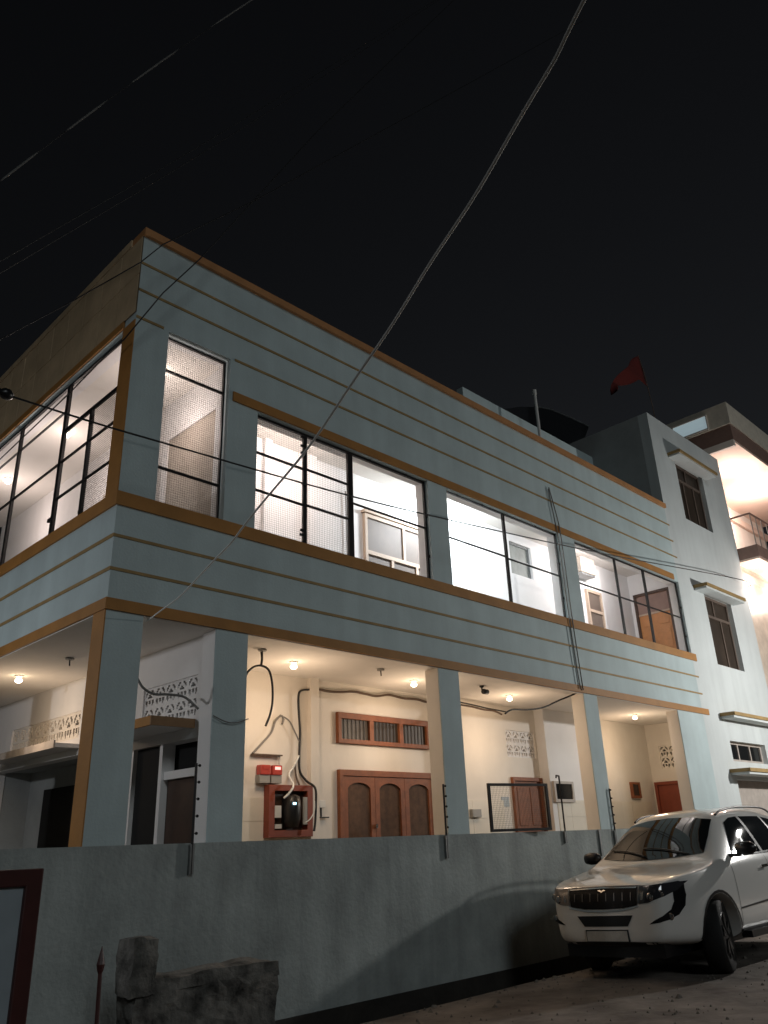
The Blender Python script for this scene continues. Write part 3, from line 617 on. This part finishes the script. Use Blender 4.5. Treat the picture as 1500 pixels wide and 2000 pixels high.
# ------------------------------------------------------------------ cables in and around the veranda
cable('hanging_cable', [(1.95,.55,1.70),(1.99,.55,1.76),(2.07,.55,1.82),(2.17,.55,1.84),(2.27,.55,1.80),(2.32,.55,1.66),(2.33,.55,1.46),(2.30,.55,1.31),(2.24,.55,1.18)], .013, 'cable_black', 'black cable looping down from the ceiling hook in the front veranda')
cable('hook_rope', [(2.14,.53,2.03),(2.17,.55,1.93),(2.16,.55,1.84)], .014, 'cable_black', 'short black tie between the ceiling hook and the looped cable')
cable('wall_cable', [(2.76,1.5,1.0),(2.9,1.5,1.13),(3.04,1.5,1.27),(3.1,1.5,1.41),(3.18,1.49,1.48),(3.22,1.49,1.44),(3.20,1.49,1.38)], .013, 'cable_grey', 'grey cable rising from the ledge to a knot above the meters')
cable('wall_cable', [(3.17,1.5,1.49),(3.32,1.5,1.43),(3.42,1.5,1.29),(3.49,1.5,1.18)], .009, 'cable_grey', 'thin grey cable curving from the knot to the black riser')
cable('riser_cable', [(3.65,1.5,1.86),(3.51,1.5,1.83),(3.47,1.5,1.74),(3.48,1.5,1.52),(3.5,1.5,1.3),(3.49,1.5,1.04),(3.5,1.5,.82),(3.59,1.48,.70),(3.62,1.34,.60),(3.63,1.34,.40),(3.62,1.34,.21),(3.60,1.34,.10)], .015, 'cable_black', 'thick black riser cable running down the pilaster into the switchboard')
cable('wall_cable', [(3.49,1.5,1.01),(3.41,1.5,.88),(3.31,1.48,.76),(3.27,1.34,.63),(3.20,1.33,.54),(3.14,1.36,.48)], .013, 'cable_pale', 'pale cable branching off the riser into the switchboard')
cable('wall_cable', [(3.42,1.5,.9),(3.44,1.5,.76),(3.45,1.45,.645)], .012, 'cable_brown', 'short brown cable entering the top of the wooden switchboard')
cable('wall_cable', [(3.60,1.33,.45),(3.585,1.32,.33),(3.53,1.33,.24),(3.48,1.36,.20)], .007, 'cable_pale', 'thin pale wire curling down the right side of the switchboard')
cable('bundle_cable', [(3.80,1.5,1.885),(3.98,1.5,1.87),(4.21,1.5,1.88),(4.46,1.5,1.91),(4.7,1.5,1.9),(4.91,1.5,1.89),(5.17,1.5,1.93),(5.49,1.5,1.91),(5.77,1.5,1.92),(6.0,1.5,1.9),(6.5,1.45,1.90)], .017, 'cable_brown', 'dark cable bundle strung along the wall above the vent window')
cable('bundle_cable', [(6.3,1.3,1.90),(6.55,1.3,1.88),(6.87,1.3,1.87),(7.12,1.3,1.85),(7.39,1.3,1.85),(7.59,1.3,1.81)], .015, 'cable_brown', 'dark cable running right from the third pillar, lower of the pair')
cable('bundle_cable', [(6.3,1.3,1.93),(6.6,1.3,1.915),(6.9,1.3,1.90),(7.2,1.3,1.88),(7.5,1.3,1.87),(7.75,1.3,1.86)], .012, 'cable_black', 'dark cable running right from the third pillar, upper of the pair')
cable('bundle_cable', [(6.40,.35,1.61),(6.58,.35,1.68),(6.97,.35,1.71),(7.38,.33,1.78),(7.70,.25,1.90),(7.9,.10,1.99),(7.95,-.03,2.06)], .013, 'cable_black', 'dark cable swinging from veranda up to the facade conduit')
cable('sagging_wire', [(.37,.24,1.50),(.50,.3,1.50),(.59,.3,1.40),(.71,.3,1.35),(.87,.3,1.36),(1.05,.3,1.35),(1.19,.26,1.24)], .012, 'cable_grey', 'grey wire sagging across the bay next to the corner pillar')
cable('sagging_wire', [(1.185,-.02,1.14),(1.33,-.03,1.09),(1.45,-.03,1.09),(1.6,-.02,1.14)], .006, 'cable_grey', 'thin wire sagging over the front of the second pillar')
cable('facade_conduit', [(7.72,-.03,5.46),(7.80,-.03,4.86),(7.82,-.04,4.58),(7.84,-.04,3.17),(7.90,-.04,2.06)], .010, 'cable_grey', 'grey conduit running down the facade between two grilles, left of the pair', k=4)
cable('facade_conduit', [(7.74,-.03,5.50),(7.89,-.03,4.95),(7.91,-.04,4.58),(7.93,-.04,3.2),(7.98,-.04,2.04)], .011, 'cable_grey', 'grey conduit running down the facade between two grilles, right of the pair', k=4)
# electric fence posts
def fence_post(x, y, z0, z1, lab, hook=False, n=5, side=1, tilt=.0):
    e = empty('fence_post', (x, y, z0), lab, 'fence post', 'electric fence posts on the veranda parapet')
    MB().tube([(x-tilt, y, z1), (x, y, z0)], .013, 6).build('rod', 'black_iron', e)
    B('clamp', 'galv', e, x-.022, x+.022, y-.01, y+.02, z0, min(z0+.28, -.01))
    if hook: MB().tube([(x-tilt, y, z1), (x-tilt-.07, y, z1+.005), (x-tilt-.075, y, z1-.03)], .012, 6).build('hook', 'black_iron', e)
    else:
        for k in range(n):
            z = z1-.02-k*(z1-.10)/max(n-1, 1); xx = x-tilt*(z-z0)/(z1-z0)
            MB().lathe([(.004,0),(.004,.026),(.013,.030),(.013,.043),(.006,.05)], (xx, y, z), 'x', 8).build('insulator', 'black_iron', e)
fence_post(1.02, -.03, -.26, .69, 'black fence post with insulators left of the second pillar'); fence_post(4.50, -.03, -.26, .57, 'black fence post with insulators at the third pillar')
fence_post(7.03, -.03, -.16, .73, 'bare black rod with hooked top before the small window', hook=True); fence_post(8.37, -.03, -.30, .58, 'black fence post with insulators beside the pillar nearest the car')
o = tag(MB().box(7.92, 7.965, -.03, -.001, -.36, -.005).build('fence_clamp', 'galv'), 'short grey iron strap fixed on the parapet by the car', 'strap')
# loose mesh panel standing on the parapet
e = empty('mesh_panel', (6.05, .02, .01), 'black framed wire mesh panel standing open on the parapet', 'mesh panel')
pa, pb = Vector((5.55, .13, .012)), Vector((6.58, -.10, .012)); dv = (pb-pa); L_ = dv.length; nz = Vector((0,0,1))
def pp(u, z, t): 
    q = pa + dv*(u/L_); nrm = Vector((dv.y, -dv.x, 0)).normalized(); return q + nz*z + nrm*t
MB().holed(0, L_, 0, .60, [(.035, L_-.04, .035, .565)], pp, 0, .03).build('frame', 'black_iron', e)
mb = MB()
for i in range(1, 42): u = L_*i/42; a = [pp(u-.001,.02,.012), pp(u+.001,.02,.012), pp(u,.02,.015), pp(u-.001,.58,.012), pp(u+.001,.58,.012), pp(u,.58,.015)]; mb.add(a, [(0,1,4,3),(1,2,5,4),(2,0,3,5)])
for j in range(1, 24): z = .6*j/24; a = [pp(.02,z-.001,.016), pp(.02,z+.001,.016), pp(.02,z,.019), pp(L_-.02,z-.001,.016), pp(L_-.02,z+.001,.016), pp(L_-.02,z,.019)]; mb.add(a, [(0,1,4,3),(1,2,5,4),(2,0,3,5)])
o = mb.build('wire_mesh', 'wire_iron', e); o['kind'] = 'stuff'
# ------------------------------------------------------------------ overhead wires
big = [(.40,-.01,1.955),(.14,-.79,1.86),(-.09,-1.54,1.81),(-.36,-2.39,1.80),(-.53,-2.92,1.81),(-.83,-3.89,1.87),(-1.06,-4.63,1.98),(-1.23,-5.17,2.09),(-1.35,-5.55,2.17),(-1.45,-5.86,2.26),(-1.52,-6.07,2.34),(-1.75,-6.8,2.62),(-2.1,-8.0,3.1),(-3.0,-11,4.4)]
big = [p_ + Vector((.0035*math.sin(i*.42+.7*math.sin(i*.11)), 0, .003*math.sin(i*.33))) if 0 < i else p_ for i, p_ in enumerate(spline(big, 10))]
cable('service_cable', big, .0062, 'cable_pale', 'thick pale cable crossing the whole sky down to the corner pillar', k=0, n=12)
cable('street_wire', [(-6,-.6,3.42),(-1.28,-.6,3.48),(.17,-.6,3.53),(2.65,-.6,3.67),(5.49,-.6,3.94),(8.61,-.6,4.28),(14.38,-.55,5.01),(15.95,-.05,5.25)], .009, 'cable_black', 'thin black wire crossing the facade from the lane to the tower', k=6)
e = empty('wire_insulator', (-1.35,-.6,3.40), 'dark insulator cluster hanging on the thin facade wire at left edge', 'insulator')
MB().lathe([(.015,-.12),(.04,-.10),(.05,-.06),(.028,-.03),(.048,.0),(.05,.04),(.02,.08)], (-1.36,-.6,3.485), 'x', 10).build('spool', 'car_black', e, smooth=True); MB().tube([(-1.40,-.6,3.46),(-1.44,-.6,3.30)], .02, 6).build('tie', 'cable_brown', e)
cable('street_wire', [(14,-.4,30),(2.23,-.4,9.34),(.49,-.4,6.06),(.09,-.38,5.39),(-.2,-.2,4.76),(-.2,.11,4.77),(-.2,1.01,4.69),(-.2,2.99,4.61),(-.2,6,4.6)], .008, 'cable_black', 'black wire dropping from the sky past the parapet into the lane, lower one', k=0)
cable('street_wire', [(12,-.4,21),(1.22,-.4,7.4),(.03,-.4,5.99),(-.2,-.4,5.62),(-.6,0.3,5.3),(-1.6,3,4.9)], .007, 'cable_black', 'black wire dropping from the sky past the parapet corner, upper one', k=0)
# twisted sky cable: its periodic glints are put in as paler, thicker lengths
e = empty('sky_cable', (-2.03, -2, 4.29), 'cable with painted glint lengths slanting across the upper left night sky', 'cable')
def skp(z): t = (z-4.29)/3.85; return Vector((-2.03+1.99*t-.10*t*(1-t), -2, z))
MB().tube([skp(z) for z in (1.5, 3, 4.29, 5, 6, 7, 8.14, 10, 13)], .004, 6).build('core_wire', 'cable_black', e, smooth=True)
for a_, b_ in ((4.27, 4.72), (5.03, 5.6), (5.92, 6.72), (7.30, 8.3)):
    MB().tube([skp(a_+(b_-a_)*k/6) for k in range(7)], [.003,.006,.0068,.0068,.0068,.006,.003], 8).build('glint_length', 'cable_glint', e, smooth=True)
cable('sky_wire', [(-4,-1.2,.9),(-1.73,-1.2,4.26),(-.12,-1.2,6.63),(2.31,-1.2,10.32),(6,-1.2,16)], .004, 'cable_black', 'faint dark wire in the left sky, upper of two', k=4)
cable('sky_wire', [(-4,-1.2,.75),(-1.73,-1.2,4.13),(-.12,-1.2,6.5),(2.31,-1.2,10.22),(6,-1.2,16)], .004, 'cable_black', 'faint dark wire in the left sky, lower of two', k=4)

# ------------------------------------------------------------------ things in the foreground at left
e = empty('framed_board', (-1.9,-2.6,G), 'pale board in a dark red steel frame at the lower left edge', 'board')
MB().holed(-2.5, -1.42, G, -.11, [(-2.42, -1.50, G, -.185)], FX, -2.63, -2.57).build('steel_frame', 'red_paint', e, bevel=.006)
B('board_face', 'sign_face', e, -2.42, -1.50, -2.605, -2.595, G+.1, -.185)
MB().prism([(-1.68,-2.609,-.27),(-1.605,-2.609,-.27),(-1.605,-2.609,-.33),(-1.68,-2.609,-.35)], (0,.003,0)).build('red_mark', 'sign_red', e)
e = empty('spear_post', (-.745,-2.0,G), 'dark red iron post with a spear tip before the plinth wall', 'post')
MB().tube([(-.745,-2,G),(-.765,-2,-.66)], .012, 8).build('shaft', 'red_paint', e); MB().lathe([(.010,-.05),(.018,-.03),(.024,.0),(.012,.05),(.002,.09)], (-.766,-2,-.63), 'z', 8).build('spear_tip', 'red_paint', e)
def rough(name, boxes, parent, m, amp, seed, cut=6):
    bm = bmesh.new()
    for (x0,x1,y0,y1,z0,z1) in boxes:
        bmesh.ops.create_cube(bm, size=1, matrix=Matrix.Translation(((x0+x1)/2,(y0+y1)/2,(z0+z1)/2)) @ Matrix.Diagonal((x1-x0,y1-y0,z1-z0,1)))
    bmesh.ops.subdivide_edges(bm, edges=bm.edges[:], cuts=cut, use_grid_fill=True)
    r_ = random.Random(seed); org = origin_of(parent)
    off_ = Vector((seed*3.1, seed*1.7, seed*.9))
    for v in bm.verts: v.co += mnoise.noise_vector(v.co*5+off_)*amp*2.6 + mnoise.noise_vector(v.co*17+off_)*amp*1.0 - org
    me = bpy.data.meshes.new(name); bm.to_mesh(me); bm.free(); me.materials.append(MATS[m])
    return link(bpy.data.objects.new(name, me), parent)
e = empty('broken_wall', (.5,-1.0,G), 'crumbling low dark masonry wall stub in front of the plinth', 'wall stub')
MB2 = rough('wall_body', [(-.06, 1.16, -1.12, -.92, G-.1, -.95)], e, 'old_stone', .016, 5, 14)
rough('wall_cap', [(.08, 1.15, -1.13, -.91, -.96, -.865)], e, 'old_stone', .012, 20, 10)
rough('wall_post', [(-.08, .10, -1.13, -.91, -.96, -.62)], e, 'old_stone', .014, 41, 8)

# ------------------------------------------------------------------ parked car (local axes: x forward, y left, z up)
car = empty('parked_car', (5.076, -1.71, G+.032), 'white sport utility car parked along the plinth wall facing the corner', 'car')
car.rotation_euler = (R(2.5), 0, math.pi); car.scale = (.954, .930, .954)
ST = [ # X, w, zb, zs, ws, zt, we, ze
 (0.0,.50,.42,.68,.48,.72,.43,.71),(-.018,.60,.38,.80,.58,.85,.54,.84),(-.045,.665,.36,.885,.64,.93,.61,.922),(-.085,.71,.35,.915,.685,.955,.655,.947),(-.19,.775,.34,.935,.75,.98,.715,.97),
 (-.36,.84,.32,.962,.812,1.015,.775,1.002),(-.62,.90,.30,.992,.87,1.058,.83,1.04),(-.9,.932,.29,1.02,.895,1.092,.845,1.072),(-1.13,.94,.29,1.055,.90,1.132,.83,1.11),
 (-1.26,.942,.29,1.085,.90,1.215,.775,1.165),(-1.6,.945,.29,1.11,.90,1.46,.69,1.395),(-1.98,.945,.29,1.125,.895,1.69,.615,1.63),(-2.2,.945,.29,1.13,.895,1.745,.62,1.695),(-2.7,.945,.29,1.135,.895,1.78,.625,1.735),
 (-3.3,.945,.29,1.14,.895,1.78,.62,1.73),(-3.9,.94,.30,1.14,.885,1.72,.595,1.67),(-4.25,.925,.33,1.13,.865,1.60,.565,1.555),(-4.42,.90,.36,1.09,.835,1.33,.53,1.29),(-4.54,.84,.38,.95,.78,1.03,.5,1.01),(-4.585,.70,.42,.78,.66,.86,.42,.85)]
def section(s_):
    X, w, zb, zs, ws, zt, we, ze = s_
    h = [(0,zb),(w*.55,zb),(w*.93,zb+.025),(w*.99,zb+.13),(w,zb*.45+zs*.55),(w*.992,zs-.07),(ws,zs),((ws+we)/2+.012,(zs+ze)/2+.012),(we,ze),(we*.6,zt-(zt-ze)*.28),(0,zt)]
    return [(X,y,z) for y,z in h] + [(X,-y,z) for y,z in reversed(h[1:-1])]
secs = [section(s_) for s_ in ST]; n = len(secs[0]); vs = [v for s_ in secs for v in s_]; fs = []
for i in range(len(secs)-1):
    for k in range(n): fs.append((i*n+k,(i+1)*n+k,(i+1)*n+(k+1)%n,i*n+(k+1)%n))
fs.append(tuple(range(n))); fs.append(tuple((len(secs)-1)*n+k for k in range(n-1,-1,-1)))
def bake(o):
    dg = bpy.context.evaluated_depsgraph_get(); return bpy.data.meshes.new_from_object(o.evaluated_get(dg))
bo = MB().add(vs, fs).build('body', 'car_white', None, smooth=True); bo.modifiers.new('s','SUBSURF').levels = 2
cut = MB()
for X in (-1.0, -3.70):
    for s_ in (1, -1): cut.lathe([(.42, 0), (.42, .60)], (X, .55 if s_ > 0 else -1.15, .375), 'y', 32)
bvh_src = bake(bo); bvh = BVHTree.FromPolygons([v.co for v in bvh_src.vertices], [tuple(p.vertices) for p in bvh_src.polygons])
co = cut.build('cutter', 'car_black', None); bm_ = bo.modifiers.new('b','BOOLEAN'); bm_.object = co; bm_.operation = 'DIFFERENCE'; bm_.solver = 'EXACT'
me = bake(bo); bpy.data.objects.remove(bo); bpy.data.objects.remove(co)
me.materials.clear(); me.materials.append(MATS['car_white'])
for p in me.polygons: p.use_smooth = True
body = bpy.data.objects.new('body', me); link(body, car)
wn_ = body.modifiers.new('e','EDGE_SPLIT'); wn_.split_angle = R(40)
from mathutils.geometry import delaunay_2d_cdt
def cpart(name, me_or_mb, m=None, parent=None, smooth=True):
    me_ = me_or_mb.mesh(name, m, (0,0,0), smooth) if isinstance(me_or_mb, MB) else me_or_mb
    o = bpy.data.objects.new(name, me_); return link(o, parent or car)
def hit(view, a, b):
    if view == 'f': h = bvh.ray_cast(Vector((1.5, a, b)), Vector((-1, 0, 0)))
    elif view == 'l': h = bvh.ray_cast(Vector((a, 2, b)), Vector((0, -1, 0)))
    else: h = bvh.ray_cast(Vector((a, -2, b)), Vector((0, 1, 0)))
    return h[0], h[1]
def patch(name, poly, view, m, parent=None, off=.006, step=.04, thick=.006):
    bd = []
    for p, q in zip(poly, poly[1:]+poly[:1]):
        p, q = Vector(p), Vector(q); k = max(1, int((q-p).length/.03)); bd += [p+(q-p)*i/k for i in range(k)]
    nb_ = len(bd); x0 = min(p.x for p in bd); x1 = max(p.x for p in bd); y0 = min(p.y for p in bd); y1 = max(p.y for p in bd)
    def inside(pt):
        c_ = False; j = nb_-1
        for i in range(nb_):
            if (bd[i].y > pt.y) != (bd[j].y > pt.y) and pt.x < (bd[j].x-bd[i].x)*(pt.y-bd[i].y)/(bd[j].y-bd[i].y)+bd[i].x: c_ = not c_
            j = i
        return c_ and min((pt-b).length for b in bd) > step*.45
    ins = []
    y = y0+step/2
    while y < y1:
        x = x0+step/2
        while x < x1:
            if inside(Vector((x,y))): ins.append(Vector((x,y)))
            x += step
        y += step
    V2, _, F2, *_r = delaunay_2d_cdt(bd+ins, [(i,(i+1)%nb_) for i in range(nb_)], [], 1, 1e-5)
    out = []; 
    for v in V2:
        h, nn = hit(view, v.x, v.y)
        if h is None: h, nn = Vector((-.3, v.x, v.y)) if view == 'f' else Vector((v.x, .9 if view == 'l' else -.9, v.y)), Vector((1,0,0))
        d_ = {'f': Vector((1,0,0)), 'l': Vector((0,1,0)), 'r': Vector((0,-1,0))}[view]
        if nn.dot(d_) < 0: nn = -nn
        out.append(h + (nn*.5+d_*.5)*off)
    me_ = bpy.data.meshes.new(name); me_.from_pydata(out, [], [tuple(f) for f in F2]); me_.materials.append(MATS[m])
    bm2 = bmesh.new(); bm2.from_mesh(me_); bmesh.ops.recalc_face_normals(bm2, faces=bm2.faces); bm2.to_mesh(me_); bm2.free()
    for p in me_.polygons: p.use_smooth = True
    return cpart(name, me_, parent=parent)
# glass
patch('windshield', [(-.70,1.215),(-.35,1.185),(0,1.175),(.35,1.185),(.70,1.215),(.655,1.40),(.585,1.595),(.3,1.64),(0,1.655),(-.3,1.64),(-.585,1.595),(-.655,1.40)], 'f', 'car_glass', off=.010)
for v, s_ in (('l', 1), ('r', -1)):
    patch('side_window', [(-1.72,1.17),(-2.10,1.55),(-2.30,1.605),(-2.52,1.62),(-2.56,1.185)], v, 'car_glass', off=.008)
    patch('side_window', [(-2.64,1.19),(-2.60,1.62),(-3.25,1.62),(-3.38,1.21)], v, 'car_glass', off=.008)
    patch('side_window', [(-3.46,1.215),(-3.34,1.61),(-3.85,1.56),(-4.05,1.30)], v, 'car_glass', off=.008)
    patch('window_pillar', [(-2.565,1.18),(-2.525,1.625),(-2.595,1.625),(-2.635,1.185)], v, 'car_gloss', off=.009)
    patch('belt_strip', [(-1.68,1.150),(-3.9,1.185),(-3.9,1.200),(-1.68,1.168)], v, 'chrome', off=.010)
    patch('rub_strip', [(-1.48,.60),(-3.25,.66),(-3.25,.69),(-1.48,.615)], v, 'car_black', off=.008)
    patch('door_gap', [(-1.47,.42),(-1.50,1.10),(-1.508,1.10),(-1.478,.42)], v, 'car_black', off=.003)
    patch('door_gap', [(-2.60,.42),(-2.58,1.14),(-2.588,1.14),(-2.608,.42)], v, 'car_black', off=.003)
    patch('door_handle', [(-2.30,1.0),(-2.30,1.03),(-2.50,1.035),(-2.50,1.005)], v, 'chrome', off=.03)
    patch('headlight', [(s_*.47,.93),(s_*.445,.765),(s_*.58,.775),(s_*.72,.825),(s_*.80,.875),(s_*.845,.955),(s_*.77,.955),(s_*.62,.938)], 'f', 'lamp_lens' if s_ > 0 else 'lit_lens', off=.010)
    hl = patch('lamp_accent', [(s_*.50,.87),(s_*.49,.80),(s_*.515,.80),(s_*.53,.88)], 'f', 'lamp_reflector', off=.016)
    for (yy, zz, rr_) in ((.60,.83,.042),(.70,.855,.036)):
        h, nn = hit('f', s_*yy, zz); cpart('lamp_bowl', MB().lathe([(rr_*.4,-.01),(rr_,.008),(rr_*.9,.014),(rr_*.3,.008)], tuple(h+Vector((.004,0,0))), 'x', 14), 'lamp_reflector')
    patch('fog_recess', [(s_*.775,.87),(s_*.83,.93),(s_*.838,.82),(s_*.828,.72),(s_*.79,.64),(s_*.73,.60),(s_*.65,.578),(s_*.54,.565),(s_*.60,.60),(s_*.685,.638),(s_*.75,.695),(s_*.775,.77)], 'f', 'car_gloss', off=.007)
    h, nn = hit('f', s_*.745, .63); cpart('fog_lamp', MB().lathe([(.03,0),(.038,.014),(.03,.020),(.006,.018)], tuple(h+Vector((.006,0,0))), 'x', 14), 'lamp_reflector')
    # mirror
    mm = MB(); prof_ = [(.02,-.135),(.075,-.11),(.095,-.03),(.09,.06),(.05,.115),(.01,.13)]
    mm.lathe(prof_, (0,0,0), 'y', 14)
    for q_ in mm.v: q_.x = q_.x*.75 - 1.66; q_.y = q_.y + s_*1.085; q_.z = q_.z*.82 + 1.235
    mi = cpart('mirror', mm, 'car_black'); cpart('mirror_arm', MB().box(-1.70,-1.62,min(s_*.86,s_*1.0),max(s_*.86,s_*1.0),1.15,1.185), 'car_black', mi, False)
    cpart('roof_rail', MB().tube(spline([(-2.10,s_*.59,1.65),(-2.30,s_*.60,1.705),(-2.8,s_*.61,1.745),(-3.6,s_*.60,1.735),(-3.95,s_*.58,1.66)],6), .014, 8), 'car_black')
    cpart('running_board', MB().box(-1.52,-3.22,min(s_*.86,s_*.99),max(s_*.86,s_*.99),.30,.37), 'car_black', None, False)
    patch('sill_cladding', [(-1.45,.30),(-3.25,.30),(-3.25,.40),(-1.45,.40)], v, 'car_black', off=.006)
    for X in (-1.0, -3.70):
        wl_ = cpart('wheel', MB().lathe([(.23,-.10),(.345,-.118),(.365,-.085),(.368,0),(.365,.085),(.345,.118),(.23,.10)], (0,0,0), 'y', 40), 'tyre')
        wl_.location = (X, s_*.80, .368); wl_.rotation_euler = (0, 0, R(16) if X > -2 else 0)
        cpart('rim', MB().lathe([(.232,.02*s_),(.232,.106*s_),(.215,.106*s_),(.205,.102*s_),(.06,.102*s_),(.03,.112*s_)], (0,0,0), 'y', 32), 'car_black', wl_)
        for k in range(5):
            a = 2*math.pi*k/5+.3; q = MB()
            for da in (-.17, .17):
                q.prism([(math.cos(a)*.05+math.sin(a)*.02, s_*.118, math.sin(a)*.05-math.cos(a)*.02),(math.cos(a)*.05-math.sin(a)*.02, s_*.118, math.sin(a)*.05+math.cos(a)*.02),(math.cos(a+da)*.222-math.sin(a)*.016, s_*.122, math.sin(a+da)*.222+math.cos(a)*.016),(math.cos(a+da)*.222+math.sin(a)*.016, s_*.122, math.sin(a+da)*.222-math.cos(a)*.016)], (0,-s_*.015,0))
            cpart('spoke', q, 'alloy', wl_, False)
    patch('arch_lip', [(-1.0+.455*math.cos(t), .375+.455*math.sin(t)) for t in [math.pi*k/14 for k in range(15)]] + [(-1.0+.425*math.cos(t), .375+.425*math.sin(t)) for t in [math.pi*k/14 for k in range(14,-1,-1)]], v, 'car_black', off=.006)
# front face
patch('grille', [(-.455,.93),(-.43,.75),(-.25,.725),(0,.72),(.25,.725),(.43,.75),(.455,.93),(.2,.937),(0,.94),(-.2,.937)], 'f', 'car_gloss', off=.008)
patch('grille_trim', [(-.455,.752),(-.25,.716),(0,.710),(.25,.716),(.455,.752),(.455,.738),(.25,.70),(0,.694),(-.25,.70),(-.455,.738)], 'f', 'chrome', off=.012)
patch('grille_trim', [(-.44,.927),(0,.936),(.44,.927),(.44,.917),(0,.926),(-.44,.917)], 'f', 'chrome', off=.013)
for i in range(8):
    yy = (i-3.5)*.105; patch('grille_tooth', [(yy-.007,.80),(yy+.003,.80),(yy+.008,.88),(yy-.002,.88)], 'f', 'alloy', off=.015)
patch('bonnet_gap', [(-.64,.932),(-.45,.944),(0,.950),(.45,.944),(.64,.932),(.80,.962),(.81,.956),(.64,.924),(.45,.936),(0,.942),(-.45,.936),(-.64,.924)], 'f', 'car_black', off=.006)
cpart('plate_frame', MB().box(-.014,.008,-.272,.272,.393,.517), 'car_black', None, False)
patch('emblem', [(-.055,.905),(-.02,.895),(0,.882),(.02,.895),(.055,.905),(.02,.912),(0,.90),(-.02,.912)], 'f', 'chrome', off=.022)
patch('air_intake', [(-.36,.655),(.36,.655),(.28,.55),(-.28,.55)], 'f', 'car_black', off=.007)
cpart('number_plate', MB().box(-.012,.014,-.26,.26,.405,.505), 'plate', None, False)
patch('bumper_lip', [(-.62,.36),(.62,.36),(.60,.395),(.30,.40),(-.30,.40),(-.60,.395)], 'f', 'car_black', off=.006)
cpart('skid_tray', MB().box(-1.4,-.10,-.62,.62,.24,.37), 'car_black', None, False)
cpart('underbody', MB().box(-3.9,-1.3,-.55,.55,.22,.36), 'car_black', None, False)
for y0_, y1_ in ((.55,-.12),(-.02,-.60)):
    p_ = [hit('f', y0_+(y1_-y0_)*t/8, 1.20+.02*math.sin(t/8*3)+.10*t/8)[0]+Vector((.02,0,.012)) for t in range(9)]
    cpart('wiper', MB().tube(p_, .009, 6), 'car_black')
